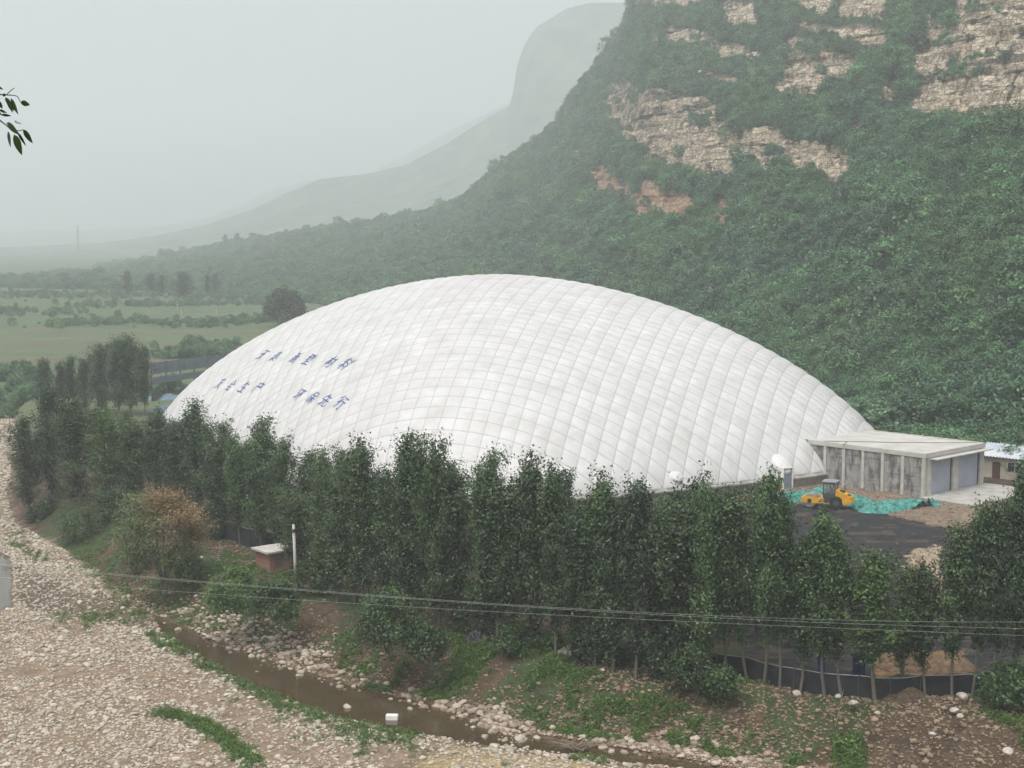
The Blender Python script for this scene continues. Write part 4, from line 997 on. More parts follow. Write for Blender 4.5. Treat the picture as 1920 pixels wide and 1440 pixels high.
# ------------------------------------------------------------------ fences
def shade_fence(line, hgt, label, z=0, every=2.2, extra=None):
    L = np.array([ground_pt(u, v, z) for u, v in line]); seg = np.linalg.norm(np.diff(L[:, :2], axis=0), axis=1); cs = np.concatenate([[0], np.cumsum(seg)]); n = max(8, int(cs[-1] / .2))
    t = np.linspace(0, cs[-1], n); px = np.interp(t, cs, L[:, 0]); py = np.interp(t, cs, L[:, 1]); pz = ground_z(px, py) - .1
    pz = np.convolve(np.pad(pz, 6, 'edge'), np.ones(13) / 13, 'valid')
    o0 = np.array([px.mean(), py.mean(), 0]); root = empty('shade_fence', o0, 0, label, 'fence')
    m = 8; s = np.linspace(0, 1, m); rip = (fbm(t[:, None] * 1.3, s[None] * 1.2, 7, 3) - .45) * .22
    d = np.stack([np.gradient(px), np.gradient(py)], -1); d /= np.linalg.norm(d, axis=1)[:, None]
    top = hgt * (1 + .10 * (fbm(t * .5, t * 0, 13, 2) - .4))
    X = px[:, None] - d[:, 1:2] * rip; Y = py[:, None] + d[:, :1] * rip; Z = pz[:, None] + top[:, None] * s
    I = np.arange(n - 1)[:, None] * m; J = np.arange(m - 1)[None]; Fc = np.stack([I + J, I + J + 1, I + m + J + 1, I + m + J], -1).reshape(-1, 4)
    meshobj('cloth', np.stack([X, Y, Z], -1).reshape(-1, 3) - o0, Fc, M['blacknet'], root, True)
    V, Fc = tubes_np([(np.stack([px, py, pz + top + .03], -1) - o0, np.full(n, .035))], 6); meshobj('top_rail', V, Fc, M['steel'], root)
    for tt in np.arange(.3, cs[-1], every):
        x, y = np.interp(tt, t, px), np.interp(tt, t, py); zz_ = np.interp(tt, t, pz)
        bm = bmesh.new(); cyl(bm, (x - o0[0], y - o0[1] - .06, zz_), (x - o0[0], y - o0[1] - .06, zz_ + hgt + .12), .04, seg=8); bmobj('post', bm, M['darkgrey'], root)
    return root
shade_fence([(1335, 1262), (1400, 1272), (1460, 1288), (1530, 1301), (1640, 1311), (1720, 1307), (1800, 1305), (1880, 1305)], 1.55, 'long low black shade-cloth fence on top of the earth bank at the right')
shade_fence([(415, 1010), (450, 1018), (500, 1032), (560, 1045)], 1.9, 'short black shade-cloth fence behind the brick hut', 0)
# blue sheets by the right fence
def sheet(u0, u1, vb, vt, label, z=0):
    a = ground_pt(u0, vb, z); b_ = ground_pt(u1, vb, z); H = (vb - vt) / F * a[1]; n, m = 14, 14
    t = np.linspace(0, 1, n)[:, None]; s = np.linspace(0, 1, m)[None]; w_ = (fbm(t * 3, s * 4, 3, 3) - .45) * .25
    X = a[0] + (b_[0] - a[0]) * t + 0 * s; Y = a[1] + (b_[1] - a[1]) * t + w_; Z = gz_at(a[0], a[1]) + H * s + .0 * t
    c = np.array([a[0], a[1], 0]); I = np.arange(n - 1)[:, None] * m; J = np.arange(m - 1)[None]; Fc = np.stack([I + J, I + J + 1, I + m + J + 1, I + m + J], -1).reshape(-1, 4)
    o = meshobj('tarpaulin', np.stack([X, Y, Z], -1).reshape(-1, 3) - c, Fc, M['blue'], None, True); o.location = c
    md = o.modifiers.new('thick', 'SOLIDIFY'); md.thickness = .02
    return tag(o, label, 'tarpaulin')
sheet(1532, 1546, 1298, 1215, 'narrow dark blue tarpaulin strip hanging over the black fence'); sheet(1598, 1622, 1278, 1222, 'wide blue tarpaulin standing behind the black fence')

# windbreak behind the dome at the left
wa = at(286, 752, 0); wb = at(440, 728, 0); ang = math.atan2(wb[1] - wa[1], wb[0] - wa[0]); Lw = np.linalg.norm((wb - wa)[:2])
wbk = empty('windbreak_fence', (wa[0], wa[1], 0), ang, 'tall blue-grey slatted windbreak fence behind the left end of the dome', 'fence')
for k_, (z0, z1) in enumerate(((5.0, 7.2), (3.2, 4.4), (-.2, 1.4))):
    bm = bmesh.new(); nn = int((z1 - z0) / .2)
    for i in range(nn): box(bm, (Lw / 2, 0, z0 + (i + .5) * (z1 - z0) / nn), (Lw, .05, .9 * (z1 - z0) / nn))
    bmobj('slat_panel', bm, M['greywind'] if k_ < 2 else M['darkgrey'], wbk)
for i in range(7):
    bm = bmesh.new(); box(bm, (i * Lw / 6, .12, 3.5), (.18, .18, 7.6)); bmobj('post', bm, M['darkgrey'], wbk)
# low tarped heap beside it
def mound(name, u, v, rad, h, mat, label, cat, seed, z=0, group=None, noise=1.0):
    p = ground_pt(u, v, z); n = 40; s = np.linspace(-1, 1, n); X, Y = np.meshgrid(s, s); rr_ = np.hypot(X, Y)
    f = np.clip(1 - rr_ ** 1.6, 0, 1); ff = fbm(X * 3 + seed, Y * 3, seed, 4)
    Z = h * f * (.5 + ff) + .28 * noise * (fbm(X * 9, Y * 9, seed + 4, 3) - .45) * (f > 0) * min(1, h); Z = np.where(rr_ >= 1, -.25, Z)
    x = X * rad[0]; y = Y * rad[1]; zz = ground_z(p[0] + x, p[1] + y) + Z - p[2]
    I = np.arange(n - 1)[:, None] * n; J = np.arange(n - 1)[None]; Fc = np.stack([I + J, I + J + 1, I + n + J + 1, I + n + J], -1).reshape(-1, 4)
    o = meshobj(name, np.stack([x, y, zz], -1).reshape(-1, 3), Fc, mat, None, False); o.location = p
    return tag(o, label, cat, group)
M['paleblue'] = simple('pale_blue_tarp', (.13, .19, .23), .6, .5, 1.5); M['dirt'] = simple('orange_dirt', (.16, .105, .065), .95, .45, 3); M['browndirt'] = simple('brown_dirt', (.09, .065, .045), .95, .5, 4); M['blackplastic'] = simple('black_plastic', (.018, .018, .02), .35, .4, 3)
mound('tarped_heap', 310, 748, (4, 2.5), 1.1, M['paleblue'], 'low heap under pale blue tarpaulin behind the left end of the dome', 'heap', 3)
mound('tarped_heap', 318, 771, (4, 2.5), 1.2, M['paleblue'], 'nearer heap under pale blue tarpaulin touching the left end of the dome', 'heap', 5)
mound('dirt_heap', 1690, 1252, (2.2, 1.6), 1.0, M['dirt'], 'larger orange dirt heap behind the black fence', 'dirt heap', 7); mound('dirt_heap', 1785, 1250, (1.8, 1.4), .8, M['dirt'], 'smaller orange dirt heap behind the right end of the black fence', 'dirt heap', 9)
mound('dirt_heap', 1695, 1312, (1.8, .8), .8, M['browndirt'], 'dark brown dirt heap piled against the foot of the black fence', 'dirt heap', 11)
mound('plastic_heap', 893, 1288, (1.3, .9), .9, M['blackplastic'], 'crumpled black plastic sheeting on the grassy bank', 'plastic sheeting', 13, -2, noise=2)

# ------------------------------------------------------------------ small things along the stream
def stone(u, v, s, mat, label, seed, z=ZR, group=None, name='boulder'):
    p = ground_pt(u, v, z); me = gen_stone(seed, 3, .68); me.materials.append(M[mat]); me.polygons.foreach_set('use_smooth', np.ones(len(me.polygons), bool))
    o = bpy.data.objects.new(name, me); COL.objects.link(o); o.scale = (s, s, s); o.rotation_euler = (0, 0, seed * 1.7); o.location = (p[0], p[1], max(p[2], ZR - .2) + s * .18)
    return tag(o, label, 'boulder', group)
BLD = [(1495, 1305, .75, 'stonepale', 'largest pale boulder at the foot of the black fence, left part'), (1572, 1308, .5, 'stonepale', 'pale flat stone at the fence foot right of the blue tarpaulin strip'), (1805, 1312, .95, 'stonepale', 'long white stone at the right end of the black fence'),
       (1600, 1322, .65, 'stonepale', 'pale angular stone just below the middle of the black fence'), (1645, 1338, .42, 'stonepale', 'small white stone on the bare bank under the fence middle'), (1640, 1352, .55, 'stonebrown', 'rounded brown stone directly below a small white stone on the bank'),
       (1790, 1335, .6, 'stonepale', 'cream stone in a pair on the upper right bank, left one'), (1800, 1345, .5, 'stonepale', 'cream stone in a pair on the upper right bank, right one'), (1748, 1378, .4, 'stonepale', 'yellowish upright stone in the middle of the bare right bank'),
       (1675, 1432, .8, 'stonepale', 'cream boulder at the bottom edge right of the bright green tuft'), (1660, 1408, .6, 'stonebrown', 'tan flat stone above the cream boulder near the bottom edge'), (1890, 1412, .7, 'stonepale', 'yellow stone at the far right of the bare bank'),
       (1440, 1418, .75, 'stonebrown', 'reddish block lying at the weedy water edge right of the concrete pipe'), (1293, 1370, .7, 'stonepale', 'pale flat boulder beside the concrete pipe, left of it'), (1385, 1395, .6, 'stonepale', 'pale slab in the weeds right of the concrete pipe'),
       (845, 1310, .0, 'stonepale', ''), (683, 1262, .6, 'stonepale', 'white boulder on the far bank of the stream above the foam block'), (728, 1276, .6, 'stonepale', 'white stone on the far bank right of a white boulder'), (840, 1297, .6, 'stonepale', 'pale stone at the water edge below the black plastic'),
       (768, 1319, .4, 'stonepale', 'lone small stone in the middle of the brown stream'), (485, 1232, .45, 'stonepale', 'lone pale stone standing in the left part of the stream'), (650, 1334, .65, 'stonepale', 'round white boulder at the near water edge left of the foam block'),
       (975, 1396, .7, 'stonepale', 'pale boulder on the yellow gravel tip at the near water edge'), (887, 1372, .4, 'stonepale', 'small pale stone at the near water edge right of the foam block'), (165, 1020, .9, 'stonepale', 'large grey boulder at the foot of the round shrub, left bank'),
       (268, 1110, .9, 'stonepale', 'long grey boulder at the foot of the rust-topped tree'), (377, 1048, .6, 'stonepale', 'pale stone on the brown bank right of the rust-topped tree'), (174, 1340, .55, 'stonepale', 'white stone standing out on the pebble bar, lower left'), (163, 1250, .8, 'stonepale', 'largest grey stone in the middle of the pebble bar'),
       (12, 1205, .7, 'stonebrown', 'reddish stone at the left edge of the pebble bar'), (522, 1423, .6, 'stonepale', 'pale flat stone at the bottom edge of the pebble bar'), (1355, 1285, .4, 'stonepale', 'small pale stone below the left end of the black fence'),
       (1130, 1258, .35, 'stonepale', 'small white stone right of the broken brick pillar'), (1245, 1392, .0, 'stonepale', '')]
for i, (u, v, s, mt, lb) in enumerate(BLD):
    if s: stone(u, v, s, mt, lb, 500 + i, -2, 'boulders on the banks')
p = ground_pt(1312, 1376, -2); pipe = empty('drain_pipe', (p[0], p[1], p[2] + .38), R(8), 'round white-rimmed concrete drain pipe sticking out of the weedy bank', 'pipe')
th = np.linspace(0, 2 * PI, 32, endpoint=False); V = []
for rr_, yy in ((.40, -.2), (.40, 1.6), (.29, 1.6), (.29, -.2)): V.append(np.stack([rr_ * np.cos(th), np.full(32, yy), rr_ * np.sin(th) * 1.15], -1))
V = np.vstack(V); j = np.arange(32); Fc = np.vstack([np.stack([i * 32 + j, i * 32 + (j + 1) % 32, ((i + 1) % 4) * 32 + (j + 1) % 32, ((i + 1) % 4) * 32 + j], -1) for i in range(4)]); meshobj('barrel', V, Fc, M['white'], pipe, False)
bm = bmesh.new(); cyl(bm, (0, .9, 0), (0, .95, 0), .3, seg=24); bmobj('inner_shade', bm, M['black'], pipe)  # black disc standing in for the shade inside the pipe
p = at(735, 1347, ZR - .1); bm = bmesh.new(); box(bm, (0, 0, .12), (.85, .5, .42), rz=R(-4)); o = bmobj('foam_block', bm, M['white'], None, bevel=.03); o.location = (p[0], p[1], ZR - .15); tag(o, 'white rectangular foam block stranded at the near edge of the stream', 'foam block')
p = ground_pt(1090, 1240, -.3); bm = bmesh.new(); box(bm, (0, 0, .35), (.55, .55, 1.3), rz=R(30)); box(bm, (.45, .3, .05), (.5, .3, .3), rz=R(10)); o = bmobj('brick_pillar', bm, M['brick']); o.location = p; tag(o, 'broken stub of a red brick pillar on the bank under the poplars', 'brick pillar')
mound('slab_heap', 1068, 1225, (1.4, .7), .5, M['stained'], 'grey broken slabs beside the broken brick pillar', 'slab heap', 23, -.2)
# dry branch washed up in the stream
p = at(1085, 1404, ZR); rng = np.random.default_rng(5); paths = []
for i in range(46):
    a = rng.normal(0, .38) + (0 if i % 2 else PI); L = rng.uniform(.7, 2.2); s = np.linspace(0, 1, 6)[:, None]
    d = np.array([math.cos(a) * L, math.sin(a) * L * .7, rng.uniform(.0, .55)]); paths.append((np.array([rng.normal(0, .25), rng.normal(0, .12), .05]) + d * s + np.array([0, 0, .3]) * np.sin(s * 2.6), np.linspace(.022, .006, 6)))
V, Fc = tubes_np(paths, 5); o = meshobj('dry_branch', V, Fc, simple('dry_twigs', (.26, .22, .17), .9, .3, 5)); o.location = (p[0], p[1], ZR - .1); tag(o, 'bundle of bare dry twigs washed up in the stream', 'dry branch')
for i, (a, b_, lb) in enumerate((((1584, 1296), (1566, 1362), 'thin bare stick leaning on the bank below the black fence'), )):
    pa = ground_pt(*a, -.5); pb = ground_pt(*b_, -1.5); V, Fc = tubes_np([(np.array([pb, (pa + pb) / 2 + np.array([0, 0, .15]), pa + np.array([0, 0, .6])]) - pb, [.03, .025, .02])], 6); o = meshobj('stick', V, Fc, M['wood']); o.location = pb; tag(o, lb, 'stick')

# ------------------------------------------------------------------ poplars
PROTO = {}
def poplar_meshes(v):
    if v in PROTO: return PROTO[v]
    Rm = [2.1, 2.4, 2.7, 1.9, 2.3, 2.8, 2.0, 2.5, 2.0, 2.3][v]
    (tv, tf), (V, Fc, ti) = gen_poplar(600 + v, 14.0, Rm, 46 + 3 * (v % 3), 200, .25, [.10, .14, .08, .16, .12, .10, .20, .12, .24, .27][v])
    t = meshobj('trunk', tv, tf, M['bark'], None, True, None, False).data; cms = {}
    for key in ('leaf_dark', 'leaf_mid', 'leaf_light', 'leaf_bright'):
        c = meshobj('crown', V, Fc, M[key], None, False, {'tint': ti}, False).data if not cms else cms['leaf_dark'].copy()
        if cms: c.materials.clear(); c.materials.append(M[key])
        cms[key] = c
    PROTO[v] = (t, cms); return PROTO[v]
TONE = ['leaf_dark', 'leaf_mid', 'leaf_light', 'leaf_bright']; TW = ['dark', 'green', 'olive', 'bright']
# (u, v of the foot, v of the top, tone, width)
FRONT = [(56, 968, 782, 0, 1.05), (98, 942, 716, 0, 1.35), (150, 940, 738, 1, 1.3), (205, 945, 748, 2, 1.4), (252, 945, 790, 1, 1.25), (300, 950, 776, 1, 1.15), (340, 970, 800, 0, 1.0), (378, 990, 758, 0, 1.05), (418, 1005, 790, 1, 1.0), (452, 1020, 812, 0, .95), (490, 1035, 783, 1, 1.0), (532, 1050, 815, 1, .9),
         (560, 1090, 905, 2, 1.1), (600, 1110, 832, 2, .95), (632, 1130, 880, 1, 1.05), (664, 1135, 842, 2, .85), (692, 1150, 815, 1, .95), (728, 1155, 860, 0, 1.0), (757, 1165, 824, 0, .95), (792, 1170, 850, 0, .95), (824, 1185, 836, 1, .9), (860, 1190, 856, 0, 1.0), (898, 1200, 850, 1, .9), (935, 1210, 862, 0, .95),
         (970, 1218, 880, 1, .95), (1006, 1225, 842, 0, 1.0), (1042, 1232, 856, 0, .95), (1078, 1245, 915, 0, .95), (1115, 1250, 880, 1, .95), (1150, 1262, 925, 0, .9), (1192, 1272, 892, 0, 1.0), (1225, 1290, 900, 2, .9), (1262, 1300, 925, 1, .95), (1300, 1312, 888, 0, 1.05), (1330, 1282, 892, 0, .9), (1366, 1275, 925, 1, .85),
         (1402, 1278, 905, 0, 1.0), (1432, 1285, 884, 0, 1.0), (1462, 1290, 905, 0, .85), (1500, 1298, 985, 0, .95), (1546, 1304, 955, 1, 1.0), (1578, 1308, 995, 1, .9), (1640, 1312, 1030, 3, 1.05), (1690, 1308, 1065, 2, .85), (1735, 1308, 1040, 0, .8), (1785, 1308, 962, 0, .8), (1822, 1310, 938, 0, .9), (1862, 1312, 915, 0, .9), (1897, 1314, 868, 0, .95), (1940, 1318, 885, 0, 1.1)]
BACK = [(70, 905, 800, 0, 1.1), (125, 895, 770, 0, 1.1), (180, 900, 765, 1, 1.1), (232, 900, 775, 2, 1.0), (280, 915, 800, 0, 1.1), (325, 930, 790, 1, 1.0), (395, 950, 800, 0, 1.0), (470, 985, 820, 1, .9), (515, 1010, 850, 0, .9), (580, 1050, 855, 1, 1.0), (645, 1075, 850, 0, .9), (710, 1090, 870, 0, 1.0), (775, 1110, 862, 0, .9),
        (842, 1120, 865, 0, 1.0), (915, 1130, 862, 0, .9), (985, 1150, 885, 0, .9), (1058, 1160, 890, 0, .9), (1130, 1170, 915, 0, .9), (1172, 1180, 915, 0, .9), (1245, 1195, 925, 0, .9), (1345, 1205, 925, 0, .9), (1415, 1205, 930, 0, .9), (1480, 1215, 1010, 0, .9)]
LAND = [(-100, 75, 'by pebble river, far left'), (75, 235, 'above the round shrub'), (235, 400, 'behind the rust-topped tree'), (400, 550, 'behind the brick hut'), (550, 700, 'right of the concrete pole'), (700, 860, 'left of the dome middle'),
        (860, 1010, 'above the black plastic'), (1010, 1160, 'behind the brick pillar'), (1160, 1345, 'above the drain pipe'), (1345, 1485, 'left of the road roller'), (1485, 1620, 'in front of road roller'), (1620, 1745, 'in front of slag yard'), (1745, 2000, 'in front of the garage')]
ORD = ['first', 'second', 'third', 'fourth', 'fifth', 'sixth', 'seventh']
def plant_row(rowlist, row, seed):
    rng = random.Random(seed)
    for u0, u1, where in LAND:
        grp = sorted([r for r in rowlist if u0 <= r[0] < u1])
        for i, (u, vb, vt, tone, wd) in enumerate(grp):
            tone = 1 if tone == 0 and rng.random() < .28 else tone; wd *= rng.uniform(.86, 1.14)
            p = ground_pt(u, vb, -.3); H = (vb - vt) / F * p[1] * 1.0
            v = rng.randrange(8) if not (row == 'front' and u > 1350) else 8 + rng.randrange(2); tm, cms = poplar_meshes(v)
            which = ORD[i] + ' of ' + ['one', 'two', 'three', 'four', 'five', 'six', 'seven'][len(grp) - 1] + ' from left' if len(grp) > 1 else 'single one'
            hw = 'tall' if H > 12.5 else 'short' if H < 9 else 'medium'
            e = empty('poplar_tree', (p[0], p[1], p[2] - .1), rng.uniform(0, 6.28), f'{hw} {TW[tone]} poplar, {which}, {row} row {where}', 'tree', 'poplars along the river bank')
            s = H / 14.2; e.scale = (s * wd * 14 / max(H, 9.5) * .92, s * wd * 14 / max(H, 9.5) * .92, s * rng.uniform(.93, 1.05)); e.rotation_euler[0] = rng.gauss(0, .03); e.rotation_euler[1] = rng.gauss(0, .03)
            t = bpy.data.objects.new('trunk', tm); COL.objects.link(t); t.parent = e
            c = bpy.data.objects.new('crown', cms[TONE[tone]]); COL.objects.link(c); c.parent = e
plant_row(FRONT, 'front', 1); plant_row(BACK, 'back', 2)
# trees beyond
def far_tree(u, vb, vt, tone, wd, label, v, group='trees out in the valley'):
    q = at(u, vb, 0); H = (vb - vt) / F * q[1]; tm, cms = poplar_meshes(v)
    e = empty('valley_tree', (q[0], q[1], gz_at(q[0], q[1]) - .2), v * 1.3, label, 'tree', group); s = H / 14.2; e.scale = (s * wd, s * wd, s)
    t = bpy.data.objects.new('trunk', tm); COL.objects.link(t); t.parent = e; c = bpy.data.objects.new('crown', cms[TONE[tone]]); COL.objects.link(c); c.parent = e
CL = 'poplar clump left of the dome'
for a in [(84, 770, 655, 0, 1.3, 'slim leftmost poplar of the clump standing left of the windbreak fence', 0), (112, 775, 680, 0, 1.0, 'low poplar right of the slim one in the clump left of the windbreak', 3), (135, 772, 668, 0, 1.2, 'second low poplar in the middle of the clump left of the windbreak', 1), (160, 772, 672, 0, 1.3, 'third low poplar in the clump just left of its tallest trees', 4),
          (192, 775, 648, 0, 1.5, 'broad poplar left of the tallest one in the clump by the windbreak', 2), (222, 778, 638, 0, 1.35, 'poplar just left of the clump top by the windbreak', 7), (245, 778, 633, 0, 1.5, 'tallest poplar of the clump standing beside the windbreak fence', 5), (270, 780, 648, 0, 1.1, 'rightmost poplar of the clump, against the windbreak fence', 6)]: far_tree(*a, group=CL)
for a in [(240, 556, 508, 0, 1.6, 'slim hazy tree, leftmost of the line at the far field edge', 0), (285, 555, 514, 0, 2.2, 'low hazy tree second in the line at the far field edge', 2), (303, 556, 518, 0, 1.8, 'low hazy tree third in the line at the far field edge', 4), (345, 562, 513, 0, 2.6, 'broad rounded hazy tree, largest in the line at the far field edge', 5), (388, 556, 516, 0, 1.5, 'slim hazy tree right of the broad one at the far field edge', 3), (405, 556, 514, 0, 1.6, 'rightmost slim hazy tree of the line at the far field edge', 1)]: far_tree(*a)
for i, a in enumerate([(30, 580, 566, 1, 2.2, 'small hazy bush-like tree at the far left of the fields', 2), (143, 606, 588, 1, 2.4, 'small hazy tree left end of the hedge across the fields', 5), (222, 602, 580, 1, 2.6, 'round hazy tree in the middle of the hedge across the fields', 2), (178, 603, 590, 1, 2.2, 'smallest hazy tree between two larger ones in the field hedge', 4), (338, 676, 655, 1, 1.8, 'small shrubby tree alone in the near field left of the dome edge', 6), (392, 660, 645, 1, 2.4, 'low shrubby tree in the field just left of the dome edge', 2)]): far_tree(*a)
# trees on the lower spur skyline
for i, (u, v, D, hpx, lb) in enumerate([(425, 466, 1190, 22, 'hazy tree on the low spur skyline, left of a pair'), (448, 462, 1179, 20, 'hazy tree on the low spur skyline, right of a pair'), (305, 490, 1471, 20, 'hazy pointed tree on the spur skyline far left'), (480, 458, 1060, 14, 'small hazy tree on the spur skyline right of the pair'), (215, 503, 1495, 14, 'small hazy tree at the far left end of the spur')]):
    D = float(hill_par(np.array(u * 1.0))[1]) - 6; q = np.array([float(a_) for a_ in hill_z(np.array(u * 1.0), np.array((D - float(hill_par(np.array(u * 1.0))[0])) / (D + 6 - float(hill_par(np.array(u * 1.0))[0]))))]); tm, cms = poplar_meshes(i); e = empty('skyline_tree', q - np.array([0, 0, .5]), i, lb, 'tree', 'trees on the spur skyline'); H = hpx / F * D + 1.5; s = H / 14.2; e.scale = (s * 2, s * 2, s)
    t = bpy.data.objects.new('trunk', tm); COL.objects.link(t); t.parent = e; c = bpy.data.objects.new('crown', cms['leaf_dark']); COL.objects.link(c); c.parent = e

# shrubs and the rust-topped tree
def shrub(u, vb, rad, label, seed, mat, name='shrub', z=-1, nclump=70, per=60, leaf=.2, zc=None, accent=None, stems=7, D=None):
    p = ground_pt(u, vb, z) if D is None else at(u, vb, 0)
    e = empty(name, (p[0], p[1], p[2] - .05), 0, label, 'tree' if 'tree' in name else 'shrub')
    (tv, tf), (V, Fc, ti, ac) = gen_bush(seed, rad, nclump, per, leaf, zc, stems, accent)
    meshobj('stem', tv, tf, M['bark'], e, True); meshobj('crown', V, Fc, M[mat], e, False, {'tint': ti, 'accent': ac}); return e
def rust(p, rng): return np.clip((p[2] - 5.0) / 2.6 + (p[0] - .6) / 4.5 + rng.normal(0, .25), 0, .85) if p[0] > -1.6 else 0
shrub(308, 1098, (3.9, 3.0, 4.2), 'rounded olive tree with rust-brown top leaning over the river bank', 701, 'leaf_rust', 'riverside_tree', -2, 260, 85, .19, 4.6, rust, 14)
shrub(250, 1090, (1.5, 1.5, 3.6), 'slim olive tree joined to the left side of the rust-topped tree', 702, 'leaf_rust', 'riverside_tree', -2, 110, 70, .19, 5.2, None, 7)
shrub(172, 1012, (3.2, 2.4, 1.7), 'round green shrub on the left bank, left of the rust-topped tree', 703, 'leaf_light', z=-1.5, nclump=120)
shrub(440, 1150, (2.3, 1.8, 1.9), 'yellow-green bush on the bank below the brick hut', 704, 'leaf_bright', z=-2, nclump=110)
shrub(515, 1165, (2.1, 1.7, 1.7), 'darker green bush right of the yellow-green one, below the hut', 705, 'leaf_mid', z=-2, nclump=100)
shrub(590, 1112, (2.0, 1.5, 1.6), 'dark bush at the foot of the concrete pole', 706, 'leaf_mid', z=-1, nclump=80)
shrub(728, 1225, (2.6, 2.0, 2.3), 'large green bush at the foot of the poplars above the stream middle', 707, 'leaf_mid', z=-1.5, nclump=140)
shrub(672, 1252, (1.7, 1.3, .9), 'low green bush at the water side, left of the large bush', 708, 'leaf_mid', z=-2, nclump=70)
shrub(800, 1235, (1.6, 1.3, 1.2), 'low dark bush right of the large bush above the stream', 709, 'leaf_dark', z=-1.5, nclump=60)
shrub(1035, 1222, (1.0, .8, .8), 'small bright bush beside the broken brick pillar', 710, 'leaf_bright', z=-.5, nclump=40)
shrub(1592, 1428, (.9, .8, .7), 'bright yellow-green tuft at the bottom edge of the bare right bank', 711, 'leaf_bright', z=-2.4, nclump=45)
shrub(345, 1085, (1.6, 1.2, 1.1), 'dark low bush under the rust-topped tree', 712, 'leaf_mid', z=-2, nclump=60)
shrub(1290, 1290, (1.6, 1.2, 1.6), 'leafy sapling bush at the foot of poplars above the drain pipe', 713, 'leaf_mid', z=-.5, nclump=70)
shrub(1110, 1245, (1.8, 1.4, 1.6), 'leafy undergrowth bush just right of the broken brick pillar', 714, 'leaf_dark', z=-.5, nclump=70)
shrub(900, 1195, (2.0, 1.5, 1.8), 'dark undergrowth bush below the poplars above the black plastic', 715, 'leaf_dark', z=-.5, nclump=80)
shrub(1890, 1325, (1.9, 1.4, 1.5), 'dark bush at the right edge beside the end of the black fence', 716, 'leaf_mid', z=0, nclump=80)
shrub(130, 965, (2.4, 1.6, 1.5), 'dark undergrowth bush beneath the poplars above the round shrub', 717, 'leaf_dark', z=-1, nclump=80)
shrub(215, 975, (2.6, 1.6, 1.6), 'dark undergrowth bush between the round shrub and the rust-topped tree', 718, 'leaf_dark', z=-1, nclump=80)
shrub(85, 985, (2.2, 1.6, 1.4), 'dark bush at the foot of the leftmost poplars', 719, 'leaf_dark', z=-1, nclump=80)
shrub(395, 1010, (2.4, 1.6, 1.6), 'dark bush left of the short black fence', 721, 'leaf_dark', z=-.5, nclump=80)
shrub(1180, 1285, (1.6, 1.2, 1.5), 'leafy bush under the poplars, left of the sapling bush above the drain pipe', 722, 'leaf_mid', z=-.5, nclump=70)
shrub(1350, 1300, (1.3, 1.0, .9), 'low bush at the left end of the long black fence', 723, 'leaf_mid', z=-.5, nclump=50)
shrub(965, 1225, (1.5, 1.2, 1.3), 'leafy bush under the poplars right of the black plastic', 724, 'leaf_mid', z=-.5, nclump=60)
shrub(1250, 1275, (1.3, 1.0, 1.8), 'dark upright bush between two leafy bushes above the drain pipe', 725, 'leaf_dark', z=-.2, nclump=60)
shrub(535, 612, (6.6, 6.0, 6.2), 'round dark solitary tree rising just behind the dome at the left', 720, 'leaf_dark', 'valley_tree', 0, 300, 60, .55, 6.6, None, 5, D=1)

# ------------------------------------------------------------------ far lattice tower
p = at(147, 477, 0); tw = empty('lattice_tower', (p[0], p[1], -1), 0, 'very faint lattice tower in the haze at the far left', 'tower')
paths = []; H = 46
for sx in (-1, 1):
    for sy in (-1, 1): paths.append((np.array([(sx * 2.2, sy * 2.2, 0), (sx * .8, sy * .8, H * .65), (sx * .25, sy * .25, H)]), [.2, .16, .12]))
for i in range(8):
    z0, z1 = H * i / 8, H * (i + 1) / 8; f = lambda z: np.interp(z, [0, H * .65, H], [2.2, .8, .25])
    for sy in (-1, 1): paths.append((np.array([(-f(z0), sy * f(z0), z0), (f(z1), sy * f(z1), z1)]), [.1, .1])); paths.append((np.array([(f(z0), sy * f(z0), z0), (-f(z1), sy * f(z1), z1)]), [.1, .1]))
V, Fc = tubes_np(paths, 4); meshobj('lattice', V, Fc, M['darkgrey'], tw)
V, Fc = tubes_np([(np.array([(-3.4, 0, z), (3.4, 0, z)]), [.18, .18]) for z in (H * .74, H * .86, H * .97)], 4); meshobj('crossarm', V, Fc, M['darkgrey'], tw)

# ------------------------------------------------------------------ tree at the viewpoint whose twigs hang into the frame
rng = np.random.default_rng(11)
tx, ty = -3.7, 5.2; tz = gz_at(tx, ty)
nt2 = empty('near_tree', (tx, ty, tz - .1), 0, 'twigs with dark green leaves hanging in at the upper left edge, close to the viewer', 'tree')
base = np.array([tx, ty, tz - .1]); paths = [(np.array([(0, 0, 0), (.05, .05, 2.5), (.1, 0, 4.6), (.3, 0, 6.4)]), [.12, .10, .08, .04])]
D_ = 5.0
def tp(u, v, d=0): return atd(u, v, D_ + d) - base
tw_paths = [[(-900, 150), (-400, 160), (-60, 172), (10, 178), (20, 178)], [(-700, 180), (-200, 195), (-30, 215), (0, 226), (12, 235), (22, 245)], [(12, 178), (28, 179), (33, 181), (38, 191)], [(12, 178), (20, 170), (27, 165)], [(22, 245), (38, 245), (44, 243)], [(-60, 172), (-20, 185), (2, 215), (10, 218)]]
for tpth in tw_paths:
    pts = np.array([tp(u, v) for u, v in tpth]); paths.append((pts, np.linspace(.006 if tpth[0][0] < -50 else .0018, .0014, len(pts))))
paths.append((np.array([(.1, 0, 4.4), tp(-900, 150)]), [.04, .007])); paths.append((np.array([(.08, 0, 4.0), tp(-700, 180)]), [.04, .007]))
V, Fc = tubes_np(paths, 6); meshobj('branch', V, Fc, M['bark'], nt2, True)
LV = []; LF = []; LT = []
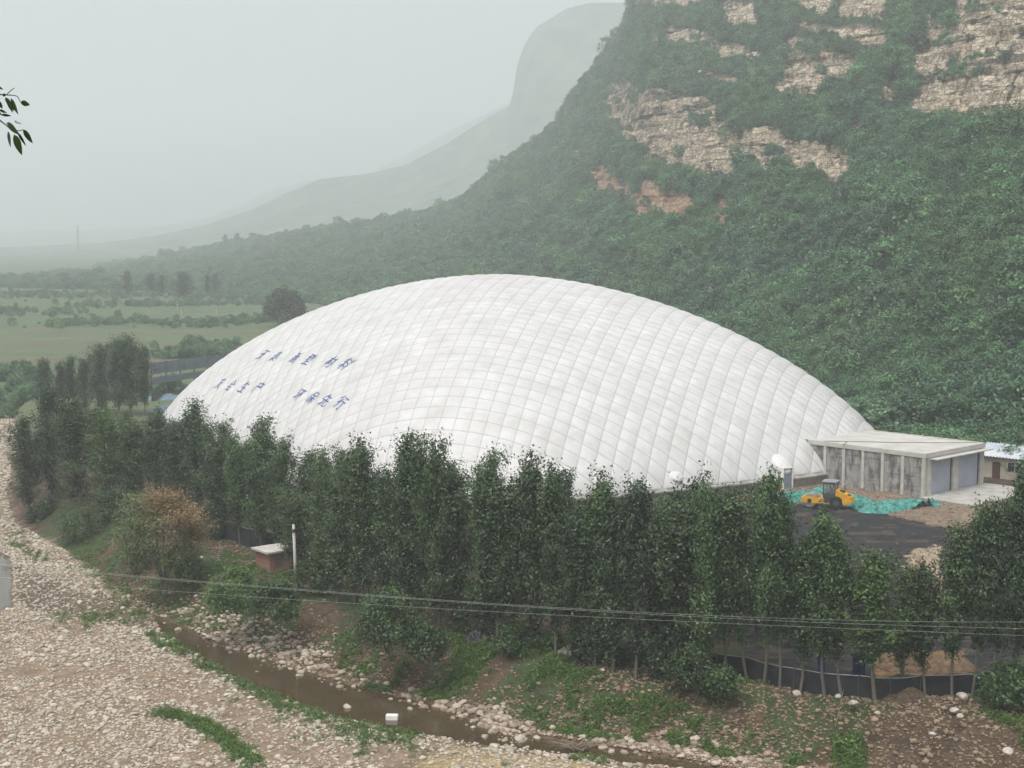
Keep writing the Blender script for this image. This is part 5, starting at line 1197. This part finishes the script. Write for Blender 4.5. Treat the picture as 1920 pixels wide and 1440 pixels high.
def leafshape(b0, t0, wd, ti, curl=.15):
    b0 = np.array(b0); t0 = np.array(t0); ax_ = t0 - b0; L = np.linalg.norm(ax_); ax_ = ax_ / L
    sd = np.cross(ax_, np.array([0, 1, .35])); sd /= np.linalg.norm(sd); nn = np.cross(sd, ax_); s = np.linspace(0, 1, 8); h = wd * np.sin(PI * s ** .8) ** .8 * (1 - .25 * s)
    off = sum(len(a) for a in LV); mid = b0 + ax_ * L * s[:, None] + nn * (curl * L * s * s)[:, None]
    l_ = mid - sd * h[:, None] + nn * (h * .35)[:, None]; r_ = mid + sd * h[:, None] + nn * (h * .35)[:, None]
    LV.append(np.vstack([l_, mid, r_])); j = np.arange(7)
    LF.append(np.vstack([np.stack([j, j + 1, j + 9, j + 8], -1), np.stack([j + 8, j + 9, j + 17, j + 16], -1)]) + off); LT.append(np.full(24, ti))
for (u0, v0, u1, v1, wp, ti) in [(10, 182, 26, 212, 5, .9), (20, 184, 30, 213, 4.5, .4), (12, 185, 22, 211, 4, .5), (38, 192, 54, 197, 6, .8), (12, 230, 29, 252, 7, .7), (15, 246, 17, 274, 3.5, .2), (26, 252, 38, 290, 8, .6), (33, 248, 48, 276, 3, .2), (43, 243, 58, 268, 6, .3),
                                 (-6, 188, 4, 206, 5, .4), (-2, 206, 10, 212, 3, .2), (2, 215, 18, 218, 3, .1), (10, 176, 4, 182, 3, .3), (-8, 160, 3, 168, 3, .1), (-20, 180, -10, 210, 6, .5), (-40, 175, -30, 205, 6, .5), (-60, 200, -50, 235, 6, .5), (-90, 190, -84, 225, 7, .6), (-30, 230, -22, 262, 6, .4), (-140, 170, -130, 210, 7, .5), (-200, 190, -190, 225, 7, .6), (-260, 165, -255, 205, 7, .4)]:
    leafshape(tp(u0, v0, rng.normal(0, .02)), tp(u1, v1, rng.normal(0, .03)), wp / F * D_, ti)
for k_ in range(5):   # small compound leaflets
    leafshape(tp(28 + k_ * 2.2, 232 - abs(k_ - 2)), tp(30 + k_ * 2.4, 225 + 2 * k_), 1.0 / F * D_, .1)
for i in range(900):
    a = rng.normal(0, .7, 3) * np.array([1, 1, .6]) + np.array([-.4, -.1, 5.6]); d = rng.normal(0, .05, 3); leafshape(a, a + d * 1.1 + np.array([0, 0, -.03]), .014, rng.random())
meshobj('foliage', np.vstack(LV), np.vstack(LF), leafmat('near_leaf', (.010, .020, .004), (.060, .115, .014), None, .45), nt2, True, {'tint': np.concatenate(LT)})

# ------------------------------------------------------------------ haze
bm = bmesh.new(); box(bm, (0, 3060, 270), (9000, 6300, 552)); hm = bpy.data.materials.new('haze'); hm.use_nodes = True; nt = hm.node_tree; nt.nodes.clear()
pv = nt.nodes.new('ShaderNodeVolumePrincipled'); pv.inputs['Color'].default_value = (.89, .935, .955, 1); pv.inputs['Density'].default_value = HAZE; pv.inputs['Anisotropy'].default_value = .1
om = nt.nodes.new('ShaderNodeOutputMaterial'); nt.links.new(pv.outputs[0], om.inputs['Volume'])
tag(bmobj('haze', bm, hm), kind='stuff')
